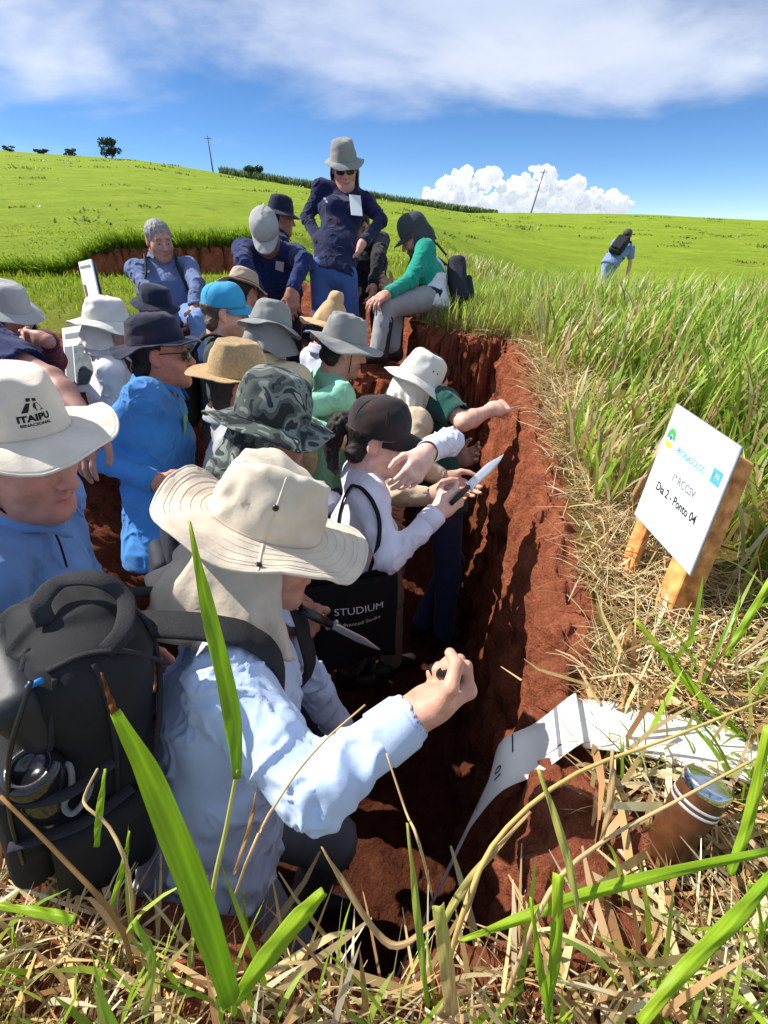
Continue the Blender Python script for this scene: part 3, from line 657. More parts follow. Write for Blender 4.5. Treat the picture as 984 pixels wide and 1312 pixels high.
def make_hat(par, hc, Mh, s, kind, seed, m_main, m_brim=None, m_flap=None, brim=.075, height=.11, dz=.048, tilt=0, flap=None, droop=.25, wave=.012, crease=0.0, band=None, eyelets=0, top=.86, side_up=0.0, cord=False, flapspan=115, front_ext=0, stitch=False, wide=1.0, button=False, strip=None):
    """a hat on a head: crown (the hat itself) > brim, flap, band, cord"""
    m_brim = m_brim or m_main; m_flap = m_flap or m_main
    Mt = rot(Mh[:, 0], tilt) @ Mh; o = hc + s * (Mh @ V(0, -.008, dz))
    W = lambda q: o + s * (np.asarray(q) @ Mt.T)
    a0, b0 = .087 * wide, .104 * wide; n = 72; ang = np.arange(n) * 2 * math.pi / n
    if kind == 'cap':
        prof = [(1.0, -.012), (1.005, .0), (.995, .02), (.96, .042), (.88, .062), (.74, .079), (.54, .091), (.30, .098), (.10, .1005), (.0005, .101)]
        G = lathe(prof, n, (a0 * .99, b0 * .99)); G[:, :, 1] += .004
        G[..., 2] *= height / .1
        # centre-front panel stands up a little
        G[..., 2] += .010 * np.exp(-((G[..., 0] / .05) ** 2) - (((G[..., 1] - .05) / .045) ** 2))
        nz = fbm(G.reshape(-1, 3) * 30 + seed, 2).reshape(G.shape[:2]); G[..., 2] += nz * .0022; G[..., 0] *= 1 + nz * .012
        v, f = sheet(W(G), .003 * s, True); hat = obj('hat', v, f, m_main, par)
        u = np.linspace(-1, 1, 25); rr = np.linspace(0, 1, 9); GG = []
        for t in rr:
            x = u * a0 * .97 * (1 - .06 * t ** 2); yb = b0 * np.sqrt(np.clip(1 - (u * .97) ** 2, 0, 1)) * .97
            ext = brim * np.sqrt(np.clip(1 - np.abs(u) ** 2.6, 0, 1))
            y = yb + .004 + ext * t; z = -.008 - .022 * (u ** 2) * (.4 + t * .9) - droop * ext * t
            GG.append(np.stack([x, y, z], 1))
        v, f = sheet(W(np.array(GG)), .004 * s); obj('visor', v, f, m_brim, hat)
        v, f = lathe_ball(W([0, .004, .101 * height / .1]), .0065 * s); obj('button', v, f, m_main, hat)
        if button:
            for k in range(6):
                aa = k * math.pi / 3 + .3; q = [W([a0 * rr_ * math.sin(aa), .004 + b0 * rr_ * math.cos(aa), z_ * height / .1 + .001]) for rr_, z_ in ((.995, .02), (.965, .042), (.885, .062), (.745, .079), (.545, .0915), (.30, .0985), (.1, .1012))]
                v, f = tube_mesh(spline(q, 16), .0012 * s, 5); obj('seam', v, f, m_main, hat)
    else:
        hh = height
        prof = [(1.0, -.006), (1.0, .0)]
        wl = .86 if crease else .66; rw = .26 if crease else .50
        for t in np.linspace(.1, 1, 9): prof.append((1 - (1 - top) * t ** 1.3, hh * wl * t))
        for a in np.linspace(.14, 1, 7) * math.pi / 2: prof.append((top * (1 - rw + rw * math.cos(a)), hh * (wl + (.99 - wl) * math.sin(a))))
        prof += [(top * .34, hh * 1.0), (top * .16, hh * 1.006), (.0008, hh * 1.008)]
        G = lathe(prof, n, (a0, b0)); sh = G.shape[:2]; q = G.reshape(-1, 3)
        if crease: 
            e = np.exp(-((q[:, 0] / .026) ** 2)) * sstep(q[:, 2], hh * .6, hh * .98); q[:, 2] -= crease * e * (1 - .35 * np.abs(q[:, 1]) / .1)
            e2 = sstep(q[:, 1], .02, .09) * sstep(q[:, 2], hh * .35, hh * .95); q[:, 0] *= 1 - .28 * e2
        nz = fbm(q * 13 + seed, 2) * .8 + .55 * ridge(noise3(q * np.array([21, 21, 30]) + seed + fbm(q * 12 + seed, 1)[:, None]), 2.2); lobe = sstep(q[:, 2], .0, hh * .7)
        ax = q / (np.linalg.norm(q, axis=1)[:, None] + 1e-9); q = q + ax * (nz * max(wave, .010) * .42 * (.2 + lobe))[:, None]
        q[:, 2] += lobe * fbm(q * 23 + seed + 5, 2) * wave * .3
        v, f = sheet(W(q).reshape(*sh, 3), .003 * s, True); hat = obj('hat', v, f, m_main, par)
        CR = q.reshape(*sh, 3)
        rr = np.linspace(0, 1, 12); GG = []
        for t in rr:
            lift = side_up * np.sin(ang) ** 2 * t ** 2 - droop * (t * .8 + .2 * t * t)
            br = brim * (1 + front_ext * np.cos(ang)) * (1 + .04 * np.sin(3 * ang + seed))
            rad = np.stack([(a0 * .985 + br * t) * np.sin(ang), (b0 * .985 + br * t) * np.cos(ang)], 1)
            z = lift * br + wave * t ** 1.4 * (np.sin(2 * ang + seed) * .6 + np.sin(3 * ang + seed * 2.3) * .6 + .5 * np.sin(5 * ang + seed * 1.7))
            GG.append(np.concatenate([rad, z[:, None] - .002], 1))
        GG = np.array(GG); q = GG.reshape(-1, 3); q[:, 2] += (fbm(q * 20 + seed, 2) * .22 + .12 * ridge(noise3(q * 30 + seed))) * wave * np.repeat(rr, n)
        GG = q.reshape(GG.shape); v, f = sheet(W(GG), .0035 * s, True); obj('brim', v, f, m_brim, hat)
        v, f = tube_mesh(W(np.vstack([GG[-1], GG[-1][:1]])), .0028 * s, 6, False); obj('brim_edge', v, f, m_brim, hat)
        bq = np.vstack([CR[1], CR[1][:1]]) * np.array([1.006, 1.006, 1]) + V(0, 0, .002); v, f = tube_mesh(W(bq), .0018 * s, 6, False); obj('seam', v, f, m_brim, hat)
        if band:
            Gb = np.stack([CR[1] * np.array([1.012, 1.012, 1]) + V(0, 0, .001), CR[3] * np.array([1.015, 1.015, 1])]); v, f = sheet(W(Gb), .002 * s, True); obj('band', v, f, band, hat)
        if stitch:
            for t in (.25, .42, .59, .76, .9):
                g = GG[int(t * 11)] + V(0, 0, .002); v, f = tube_mesh(W(np.vstack([g, g[:1]])), .0009 * s, 4, False); obj('stitch_line', v, f, m_brim, hat)
        if strip is not None:
            i = int(round(strip / 360 * n)) % n; q = np.vstack([CR[1:12, i] * np.array([1.012, 1.012, 1]), CR[12:14, i] + V(0, 0, .002)]); v, f = tube_mesh(W(q), .0035 * s, 6, True, .35); obj('side_seam', v, f, m_main, hat)
            q2 = GG[1:, i] + V(0, 0, .0026); v, f = tube_mesh(W(q2), .0022 * s, 6, True, .4); obj('side_seam', v, f, m_main, hat)
            for p_, nn_ in ((CR[7, i] * np.array([1.03, 1.03, 1]), nrm(CR[7, i] * np.array([1, 1, .1]))), (GG[9, i] + V(0, 0, .005), V(0, 0, 1))):
                v, f = disc(W(p_), Mt @ nn_, .0055 * s, .004 * s); obj('snap', v, f, M_BLACKPL, hat)
        for k in range(eyelets):
            i = int(n * (.25 + (.035 * (k - (eyelets - 1) / 2)))) % n; p_ = CR[7, i] * np.array([1.02, 1.02, 1]); v, f = disc(W(p_), Mt @ nrm(CR[7, i] * np.array([1, 1, .1])), .004 * s, .003 * s); obj('eyelet', v, f, M_BLACKPL, hat)
        hat['_n'] = 0
        hat_grid = (W, CR, GG, Mt)
        HATG[hat.name] = hat_grid
    if flap:
        L_, fl = flap[:2]; amp = flap[2] if len(flap) > 2 else .010
        ph = np.linspace(R(180 - flapspan), R(180 + flapspan), 61); ss = np.linspace(0, 1, 22); GG = []
        for t in ss:
            wv = amp * t ** .8 * (np.sin(ph * 7 + seed + t) * .4 + 1.0 * ridge(noise3(np.stack([ph * 3.2 + t * .8, ph * 0 + t * 1.2, ph * 0 + seed], 1)), 2.0) + fbm(np.stack([ph * 2.4, ph * 0 + t * 3, ph * 0 + seed + 4], 1), 2) * 1.0)
            ed = np.abs(ph - math.pi) / R(flapspan); grow = fl * t ** 1.5 * (1 - .35 * ed ** 2)
            rx = a0 * .96 + .004 + grow + wv; ry = b0 * .96 + .002 + grow * 1.1 + wv
            z = -.004 - L_ * t * (1 - .16 * ed ** 3) + .01 * t * np.sin(ph * 4 + seed)
            GG.append(np.stack([rx * np.sin(ph), ry * np.cos(ph), z], 1))
        # cloth hangs by gravity: mix hat frame and world down
        GG = np.array(GG); Wp = W(GG); down = V(0, 0, -1); Wp += (np.linspace(0, 1, 22) ** 2)[:, None, None] * L_ * s * .5 * (down + Mt[:, 2])
        Wp += (fbm(Wp.reshape(-1, 3) * 24 + seed, 2) * .004).reshape(Wp.shape[:2])[..., None]; v, f = sheet(Wp, .0025 * s); obj('neck_flap', v, f, m_flap, hat)
    if cord:
        L0 = W([-.088, .02, -.004]); R0 = W([.088, .02, -.004]); mid = hc + s * (Mh @ V(0, .055, -.135)); low = mid + V(0, 0, -.05)
        v, f = tube_mesh(spline([L0, hc + s * (Mh @ V(-.076, .03, -.07)), mid, hc + s * (Mh @ V(.076, .03, -.07)), R0], 30), .0022 * s, 5); obj('chin_cord', v, f, M_CORD, hat)
        v, f = tube_mesh(spline([mid, mid + V(.004, .0, -.05), mid + V(.0, .0, -.11)], 8), .0022 * s, 5); obj('chin_cord', v, f, M_CORD, hat)
    return hat
HATG = {}
def lathe_ball(c, r, n=12):
    pr = [(r * math.sin(a), r * math.cos(a)) for a in np.linspace(.05, math.pi - .05, 8)]
    G = lathe(pr, n) + np.asarray(c); f = [tuple(q) for q in grid_faces(8, n, True)]
    return G.reshape(-1, 3), f + [tuple(range(n)), tuple(range(7 * n + n - 1, 7 * n - 1, -1))]
def disc(c, nv, r, th, n=14):
    Mf = frame(nv, (0.1, 0.2, 1) if abs(nrm(nv)[2]) < .95 else (1, 0, 0)); pr = [(r * .2, th * .55), (r * .7, th * .5), (r, th * .2), (r, -th * .5)]
    G = lathe(pr, n); G = G[..., [0, 2, 1]]; v = G.reshape(-1, 3) @ Mf.T + np.asarray(c)
    return v, [tuple(q) for q in grid_faces(4, n, True)] + [tuple(range(n)), tuple(range(4 * n - 1, 3 * n - 1, -1))]

def collar_mesh(nb, nu, nf, s, spread=.03, hgt=.036):
    """folded shirt collar, open in front"""
    Mf = frame(nf, nu); ph = np.linspace(R(22), R(338), 49); GG = []
    for t in np.linspace(0, 1, 10):
        up = hgt * (1 - abs(2 * t - .7)) ; out = .006 + .020 * max(0, t - .35) / .65
        pt = (np.exp(-((ph - R(22)) / .30) ** 2) + np.exp(-((ph - R(338)) / .30) ** 2)) * max(0, t - .35) * .055
        r = .064 + out; dr = .012 * (1 - np.cos(ph)) / 2
        GG.append(np.stack([(r + .004) * np.sin(ph), (r + dr) * np.cos(ph) + pt * .6, up + .012 - dr * .4 - pt + .014 * (1 - np.cos(ph)) / 2], 1))
    return sheet(nb + s * (np.array(GG) @ Mf.T), .003 * s)

def glasses(par, hc, Mh, s, lens, sun=True):
    h = lambda x, y, z: hc + s * (Mh @ V(x, y, z)); g = None
    mb = MB()
    mb.tube(spline([h(-.074, -.005, .008), h(-.070, .05, .012), h(-.062, .088, .012), h(-.03, .106, .014), h(0, .112, .012), h(.03, .106, .014), h(.062, .088, .012), h(.070, .05, .012), h(.074, -.005, .008)], 40), .0022 * s, 6)
    g = mb.build('glasses', M_BLACKPL, par)
    for sx in (-1, 1):
        u = np.linspace(-1, 1, 11); w = np.linspace(-1, 1, 7); GG = []
        for b in w:
            hw = .027 * np.sqrt(1 - .35 * b * b)
            GG.append(np.stack([h(sx * .033 + a * hw, .108 - .008 * (a * (1 if sx > 0 else -1) + 1) ** 1.3 * .9, -.003 + b * .017 * math.sqrt(max(0, 1 - .45 * a * a))) for a in u]))
        v, f = sheet(np.array(GG), .0025 * s); obj('lens', v, f, lens, g)
    return g

def person(label, head, yaw, zf=-1.1, pelvis=None, hp=10, hy=0, hr=0, s=1.0, arms=None, feet=None, vox=.006, knees=None,
           shirt=(230, 230, 235), sleeve='long', pants=(50, 55, 70), skin=(190, 140, 115), hat=None, hair=(40, 30, 26), hairk='fringe', beard=None, beardcol=(.3, .26, .24),
           collar=True, girth=1.0, boots=None, group='people gathered round the soil pit', seed=None, female=False, eyes=True, fold=.006, glass=None, shoulder=1.0, lean=.04, legs=True, m_shirt=None, shirt_len=.10, mat_sleeve=None, beltline=0, cuffs=False, collar_rgb=None, jaw=1.0):
    seed = seed if seed is not None else random.random() * 50
    if beard is None: beard, beardcol = (0, beardcol) if female else (.32, (.55, .5, .5))
    head = np.asarray(head, float); f = V(math.sin(R(yaw)), math.cos(R(yaw)), 0); r = V(f[1], -f[0], 0)
    Mh = head_frame(yaw + hy, hp, hr); fh, uh = Mh[:, 1], Mh[:, 2]
    nb = head - s * .125 * nrm(uh + V(0, 0, .8)) - s * .030 * fh
    if pelvis is None: pelvis = nb - V(0, 0, .50 * s) - f * lean
    pelvis = np.asarray(pelvis, float); u = nrm(nb - pelvis); fb = nrm(f - u * (f @ u)); rb = np.cross(fb, u)
    torso = np.linalg.norm(nb - pelvis)
    sw = .172 * s * shoulder * (.9 if female else 1)
    sh = {'R': nb - u * .060 * s + rb * sw, 'L': nb - u * .060 * s - rb * sw}
    base = V(pelvis[0], pelvis[1], zf)
    root = thing('person', base, label, 'person', group)
    el, wr, hd = {}, {}, {}
    arms = arms or {}
    for k, sg in (('R', 1), ('L', -1)):
        a = arms.get(k, {}); l1, l2 = .285 * s, .250 * s
        if 'e' in a and 'w' in a: e_, w_ = np.asarray(a['e'], float), np.asarray(a['w'], float)
        elif 'w' in a: e_, w_ = ik(sh[k], np.asarray(a['w'], float), l1, l2, a.get('hint', V(0, 0, -1) + rb * sg * .5 - fb * .3))
        else:
            e_ = sh[k] + l1 * nrm(V(0, 0, -1) + rb * sg * .16 - fb * .10); w_ = e_ + l2 * nrm(V(0, 0, -1) + fb * .38 - rb * sg * .05)
        el[k], wr[k] = e_, w_; fd = nrm(w_ - e_)
        hd[k] = (np.asarray(a.get('d', fd), float), np.asarray(a.get('n', -rb * sg), float), a.get('pose', 'relaxed'))
    if 'sh' in arms:
        for k in arms['sh']: sh[k] = np.asarray(arms['sh'][k], float)
    # ---- skin: head, neck, trunk, arms and hands as one surface
    pts = [head, nb, pelvis] + list(sh.values()) + list(el.values()) + list(wr.values()) + [wr[k] + nrm(hd[k][0]) * .2 * s for k in 'RL']
    S = SDF(np.min(pts, 0) - .16 * s, np.max(pts, 0) + .16 * s, vox)
    S.cone(pelvis, nb - u * .1 * s, .055 * s, .06 * s, .03); S.cone(sh['L'], sh['R'], .036 * s, .036 * s, .03)
    for k in 'RL':
        c_ = .72 if sleeve == 'long' else 1.0; S.cone(sh[k], el[k], .043 * s * c_, .036 * s * c_, .03); m_ = el[k] * .7 + wr[k] * .3
        S.cone(el[k], m_, .037 * s * c_, .039 * s * c_, .02); S.cone(m_, wr[k], .039 * s * c_, .025 * s, .02)
        hd[k] = hand(S, wr[k], hd[k][0], hd[k][1], k, hd[k][2], s * (.93 if female else 1.04))
    nr = .050 if female else .058
    S.cone(nb - u * .05 * s, head + s * (Mh @ V(0, -.022, -.05)), (nr + .006) * s, nr * s, .035 * s)
    S.cone(nb - u * .07 * s + rb * .10 * s, nb + u * .03 * s, .035 * s, .04 * s, .05 * s); S.cone(nb - u * .07 * s - rb * .10 * s, nb + u * .03 * s, .035 * s, .04 * s, .05 * s)
    add_head(S, head, Mh, s, jaw=jaw * (.93 if female else 1))
    v, F = S.mesh(); v = relax(v, F, 1, .4)
    obj('body', v, F, skin_mat(skin), root, True, head_color(v, head, Mh, s, beard, beardcol))
    # ---- shirt
    pts = [nb + u * .02, pelvis - u * shirt_len * s] + list(sh.values()) + list(el.values()) + (list(wr.values()) if sleeve == 'long' else [])
    hv = max(vox, .005) if vox < .008 else vox
    S = SDF(np.min(pts, 0) - .22 * s, np.max(pts, 0) + .22 * s, hv); g = girth * s
    fe = .88 if female else 1.0
    S.cone(pelvis - u * shirt_len * .4 * s, pelvis + u * .16 * s, .129 * g * fe, .112 * g * fe, .0, flat=(rb, 1.42))
    S.cone(pelvis + u * .14 * s, nb - u * .20 * s, .106 * g * fe, .112 * g * fe, .06, flat=(rb, 1.42))
    S.cone(nb - u * .19 * s, nb - u * .085 * s, .110 * g * fe, .070 * g * fe, .05, flat=(rb, 1.7))
    if female: 
        for sg in (-1, 1): S.ell(nb - u * .21 * s + rb * sg * .065 * s + fb * .07 * s, V(1, 1, 1) * .050 * s, None, .05)
    S.cone(sh['L'], sh['R'], .050 * s, .050 * s, .05)
    for k in 'RL': S.cone(nb - u * .012 * s - fb * .012 * s, sh[k], .048 * s, .050 * s, .05)
    for k in 'RL':
        if sleeve == 'long':
            S.cone(sh[k], el[k], .062 * g * fe, .049 * s * fe, .035); fd = nrm(wr[k] - el[k]); S.cone(el[k], wr[k] - fd * .012 * s, .050 * s * fe, .040 * s * fe, .02)
            S.cone(wr[k] - fd * .02 * s, wr[k] + fd * .05 * s, .033 * s, .033 * s, 0.004, 'sub')
        else:
            e2 = sh[k] + (el[k] - sh[k]) * (.62 if sleeve == 'short' else .2); S.cone(sh[k], e2, .070 * g * fe, .066 * s * fe, .035)
            fd = nrm(el[k] - sh[k]); S.cone(e2 + fd * .035, e2 + fd * .2, .058 * s, .058 * s, .004, 'sub')
    S.cone(nb + u * .015 * s + fb * .02 * s, nb + u * .25 * s + fb * .02 * s, (nr + .008) * s, .1 * s, .012, 'sub')
    S.plane(pelvis - u * shirt_len * s, -u)
    v, F = S.mesh(); v = relax(v, F, 1, .4)
    cen = []
    if sleeve == 'long':
        for k in 'RL':
            cen.append((el[k], .11 * s, nrm(wr[k] - sh[k]), fold * .9))
    v = wrinkle(v, F, fold * 1.8, 19, seed, cen, [(wr[k], .045 * s, .11 * s) for k in 'RL'] if sleeve == 'long' else ())
    ms = m_shirt or fabric(shirt)
    so = obj('shirt', v, F, ms, root)
    if mat_sleeve is not None:      # raglan sleeves of another colour
        so.data.materials.append(mat_sleeve)
        fc = v[F].mean(1); fl = np.zeros(len(F), np.int32)
        for k in 'RL':
            out = (fc - nb) @ rb * (1 if k == 'R' else -1); da = np.linalg.norm(np.cross(fc - sh[k], nrm(el[k] - sh[k])), axis=1); da2 = np.linalg.norm(np.cross(fc - el[k], nrm(wr[k] - el[k])), axis=1)
            hh = (fc - nb) @ u; fl |= (((np.minimum(da, da2) < .08 * s) & ((fc - sh[k]) @ nrm(wr[k] - sh[k]) > -.02)) | ((out > .125 * s + .25 * np.abs(hh)) & (hh > -.14) & (hh < .1))).astype(np.int32)
        so.data.polygons.foreach_set('material_index', fl)
    if (cuffs or vox < .0056) and sleeve == 'long':
        for k in 'RL':
            fd = nrm(wr[k] - el[k]); v, F2 = tube_mesh([wr[k] - fd * .062 * s, wr[k] - fd * .06 * s, wr[k] - fd * .012 * s, wr[k] - fd * .008 * s], np.array([.0415, .0445, .0430, .0405]) * s * fe, 24, False); obj('cuff', v, F2, mat_sleeve or ms, so)
    if collar:
        v, f2 = collar_mesh(nb - u * .005 * s, nrm(u + V(0, 0, .25) + nrm(head - nb) * .6), fb, s); obj('collar', v, f2, fabric(collar_rgb) if collar_rgb else ms, so)
    # ---- trousers and shoes
    if legs:
        hip = {'R': pelvis - u * .02 * s + rb * .088 * s, 'L': pelvis - u * .02 * s - rb * .088 * s}; ft = {}
        for i, (k, sg) in enumerate((('R', 1), ('L', -1))):
            ft[k] = np.asarray(feet[i], float) if feet is not None else V(*(pelvis[:2] + rb[:2] * sg * .11 * s + f[:2] * (.02 + .03 * sg)), zf)
        kn, an = {}, {}
        for i, k in enumerate('RL'):
            a_ = ft[k] + V(0, 0, .085 * s); kn[k], an[k] = ik(hip[k], a_, .43 * s, .43 * s, f + rb * (.15 if k == 'R' else -.15))
            if knees is not None and knees[i] is not None: kn[k] = np.asarray(knees[i], float); an[k] = a_
        pts = list(hip.values()) + list(kn.values()) + list(an.values()); hv = max(vox * 1.3, .009)
        S = SDF(np.min(pts, 0) - .2 * s, np.max(pts, 0) + .2 * s, hv)
        S.cone(pelvis + u * .07 * s, pelvis - u * .03 * s, .098 * g * fe, .108 * g * fe, 0, flat=(rb, 1.42))
        for k in 'RL':
            S.cone(hip[k], kn[k], .088 * g * fe, .066 * s, .03); S.cone(kn[k], an[k], .066 * s, .056 * s, .03)
        v, F = S.mesh(); v = relax(v, F, 1, .4); v = wrinkle(v, F, fold * .9, 9, seed + 4, [(kn[k], .12, nrm(an[k] - hip[k]), fold * .6) for k in 'RL'])
        obj('trousers', v, F, fabric(pants), root)
        for k in 'RL':
            S = SDF(ft[k] - .22 * s, ft[k] + V(.22, .22, .42) * s, .009); p0 = an[k] + V(0, 0, -.03 * s); bf = nrm(V(*(f[:2]), 0)); 
            S.cone(p0 - bf * .03 * s - V(0, 0, .02 * s), p0 + bf * .12 * s - V(0, 0, .03 * s), .042 * s, .038 * s, .02)
            S.cone(p0 - bf * .02 * s, kn[k] * boots + an[k] * (1 - boots) if boots else an[k] + V(0, 0, .03), .046 * s, .062 * s if boots else .045 * s, .03)
            S.plane(V(0, 0, an[k][2] - .085 * s + .002), V(0, 0, -1))
            v, F = S.mesh(); v = relax(v, F, 1, .5); obj('boot' if boots else 'shoe', v, F, M_LEATHER, root)
    # ---- hair
    h = lambda x, y, z: head + s * (Mh @ V(x, y, z))
    if hat is not None and hat.get('flap'): hairk = None
    if hairk:
        S = SDF(head - .17 * s, head + .17 * s, max(.005, vox * .9))
        S.ell(h(0, -.017, .036), V(.082, .099, .090) * s, Mh, .0)
        if hairk == 'fringe' or hairk == 'long':
            S.cone(h(-.05, -.06, -.05), h(.05, -.06, -.05), .033 * s, .033 * s, .03)
            S.ell(h(0, .075, -.01), V(.12, .070, .11) * s, Mh, .01, 'sub'); 
            for sx in (-1, 1): S.ell(h(sx * .085, .005, -.008), V(.024, .024, .036) * s, Mh, .006, 'sub')
            S.plane(h(0, 0, .038), uh)
        else:
            S.ell(h(0, .085, -.035), V(.085, .055, .095) * s, Mh, .01, 'sub')
            for sx in (-1, 1): S.ell(h(sx * .085, .012, -.02), V(.022, .03, .035) * s, Mh, .006, 'sub')
            S.plane(h(0, -.02, -.055), -uh + fh * .0)
        v, F = S.mesh()
        if len(v):
            v = relax(v, F, 1, .4); n_ = vnormals(v, F); q = (v - head) @ Mh / s; dd = fbm(q * np.array([150, 60, 40]) + seed, 2) * .004 * s
            obj('hair', v + n_ * dd[:, None], F, hair_mat(hair), root)
    if eyes:
        for sx in (-1, 1):
            S = SDF(h(sx * .031, .0765, .001) - .02, h(sx * .031, .0765, .001) + .02, .0022); S.ell(h(sx * .031, .0772, -.0015), V(.0125, .0138, .0062) * s, Mh, 0); v, F = S.mesh(); eo = obj('eye', v, F, M_EYEW, root)
            v, f2 = disc(h(sx * .031, .0905, -.001), fh, .0052 * s, .003 * s); obj('iris', v, f2, M_EYED, eo)
    if glass: glasses(root, head, Mh, s, M_LENS if glass == 'sun' else M_CLEAR, glass == 'sun')
    ho = None
    if hat is not None:
        hk = dict(hat); ho = make_hat(root, head, Mh, s, hk.pop('kind'), hk.pop('seed', seed), hk.pop('m'), **hk)
    return dict(root=root, head=head, Mh=Mh, nb=nb, u=u, fb=fb, rb=rb, sh=sh, el=el, wr=wr, hd=hd, pelvis=pelvis, hat=ho, s=s, shirt=so)
M_CLEAR = mat('spectacle_lens', lin(120, 118, 116), 0.1, spec=0.6)
# ---------------------------------------------------------------- the people
def zf_at(p): return float(H(p[0], p[1]))
CREAM = fabric((214, 201, 180), .45, amt=.13); CREAM2 = fabric((220, 209, 192), .45, amt=.12); OFFW = fabric((222, 220, 210), .4); GREYH = fabric((140, 142, 140), .4); DGREY = fabric((66, 70, 76), .4)
NAVYH = fabric((30, 36, 58), .4); BLACKF = fabric((38, 38, 42), .4); TAN = fabric((206, 170, 128), .4); CAMO = camo_mat(); STRAW = mat('straw_weave', lin(216, 184, 136), .8, .2, 120, .6, 260, weave=.9); LGREY = fabric((168, 170, 170), .4); BLUEC = fabric((58, 160, 205), .35)

# 1 man with the backpack, nearest
p1 = person('man in light blue shirt and wide cream hat with backpack, nearest, fist raised', P(340, 694, .96), 84, pelvis=V(-.36, .60, -.16), hp=20, hr=-7, s=1.03, vox=.0038,
    shirt=(190, 209, 238), pants=(112, 120, 132), skin=(214, 158, 134), hairk='fringe', hair=(70, 52, 40), girth=1.08, fold=.0075, cuffs=True, collar=True, eyes=True, seed=3.3,
    arms={'sh': {'R': P(296, 880, .84)}, 'R': dict(e=P(398, 1015, .74), w=P(527, 918, .79), d=P(600, 868, .845) - P(527, 918, .79), n=P(560, 820, .80) - P(575, 880, .80), pose='fist'), 'L': dict(w=V(-.10, .95, -.40), pose='relaxed')},
    hat=dict(kind='wide', m=CREAM, brim=.092, height=.112, dz=.042, flap=(.225, .085, .020), flapspan=116, droop=.14, wave=.020, crease=.026, strip=92, stitch=True, top=.84, seed=1.3, side_up=.12, tilt=-4, cord=True), feet=[V(-.30, .52, FLOOR), V(-.26, .80, FLOOR)])
# 2 man in the lettered cream hat
p2 = person('man in blue shirt and lettered cream hat at the left edge', P(18, 578, .93), 78, pelvis=V(-.88, .86, -.14), hp=13, hy=24, eyes=False, hr=-2, s=1.03, vox=.0042, shirt=(116, 156, 212), pants=(80, 86, 100), skin=(219, 155, 136), hairk='fringe', hair=(92, 74, 60), fold=.006, seed=9.1, girth=.98, jaw=1.08,
    hat=dict(kind='wide', m=CREAM2, brim=.076, height=.098, dz=.049, flap=(.17, .03, .008), flapspan=74, droop=.20, wave=.014, crease=.014, side_up=.10, tilt=10, top=.86, seed=4.2, cord=True))
# 3 man in the camouflage hat
p3 = person('man in camouflage hat with neck flap holding a knife', P(350, 553, 1.38), 62, hp=16, s=1.0, vox=.0055, shirt=(206, 208, 226), pants=(44, 46, 60), skin=(170, 117, 97), hairk='fringe', fold=.006, seed=5.5, lean=.10,
    arms={'R': dict(e=P(300, 800, 1.18), w=P(352, 785, 1.17), d=P(420, 800, 1.20) - P(352, 785, 1.17), n=V(.3, .6, -.8), pose='grip'), 'L': dict(w=V(.05, 1.75, -.12))},
    hat=dict(kind='wide', m=CAMO, brim=.078, height=.125, dz=.040, flap=(.20, .07, .012), flapspan=85, droop=.22, wave=.014, top=.88, seed=2.6))
# 4 woman in the black cap
p4 = person('woman in black cap and white top scraping with a knife', P(484, 561, 1.56), 80, pelvis=P(455, 745, 1.75), hp=12, hy=16, s=.95, vox=.0042, shirt=(226, 226, 240), pants=(34, 36, 52), skin=(236, 190, 172), female=True, hair=(34, 24, 22), hairk='long', collar=False, fold=.005, seed=7.7, girth=.92,
    arms={'R': dict(e=P(500, 716, 1.45), w=P(562, 655, 1.50), d=P(604, 622, 1.54) - P(562, 655, 1.50), n=V(.25, .75, .15), pose='grip'), 'L': dict(e=P(574, 566, 1.64), w=P(546, 580, 1.45), d=P(522, 618, 1.43) - P(546, 580, 1.45), n=V(-.5, .75, -.4), pose='relaxed')},
    hat=dict(kind='cap', m=BLACKF, brim=.072, height=.098, dz=.040, droop=.22, button=True, seed=3), feet=[P(445, 893, 2.52), P(470, 885, 2.62)], boots=.3)
# 5 crouching person in the white hat
p5 = person('person in white bucket hat and khaki shirt bending to the wall', P(533, 497, 2.22), 66, pelvis=P(478, 655, 2.25), hp=34, s=1.0, vox=.006, shirt=(196, 178, 150), pants=(150, 138, 118), skin=(213, 166, 145), hairk='fringe', fold=.006, seed=1.2,
    arms={'R': dict(e=P(510, 634, 1.98), w=P(548, 636, 1.97), pose='relaxed'), 'L': dict(e=P(530, 592, 2.05), w=P(566, 612, 2.06), pose='relaxed')},
    hat=dict(kind='wide', m=OFFW, brim=.060, height=.115, dz=.042, flap=(.17, .03, .008), flapspan=105, droop=.62, wave=.008, top=.84, eyelets=2, seed=6), m_shirt=None, collar=True)
# 6 person in the dark green T-shirt
p6 = person('person in dark green T-shirt reaching one bare arm to the pit wall', P(549, 487, 2.42), 70, pelvis=P(560, 640, 2.38), hp=30, s=.97, vox=.006, shirt=(26, 78, 70), sleeve='short', pants=(44, 66, 110), skin=(232, 181, 160), collar=False, seed=8.1, fold=.005,
    arms={'sh': {'R': P(566, 516, 2.2)}, 'R': dict(e=P(594, 541, 2.1), w=P(628, 526, 2.2), d=P(650, 520, 2.25) - P(628, 526, 2.2), n=V(0, .5, -.9), pose='grip'), 'L': dict(w=P(590, 590, 2.45))}, hat=None, hairk='full')
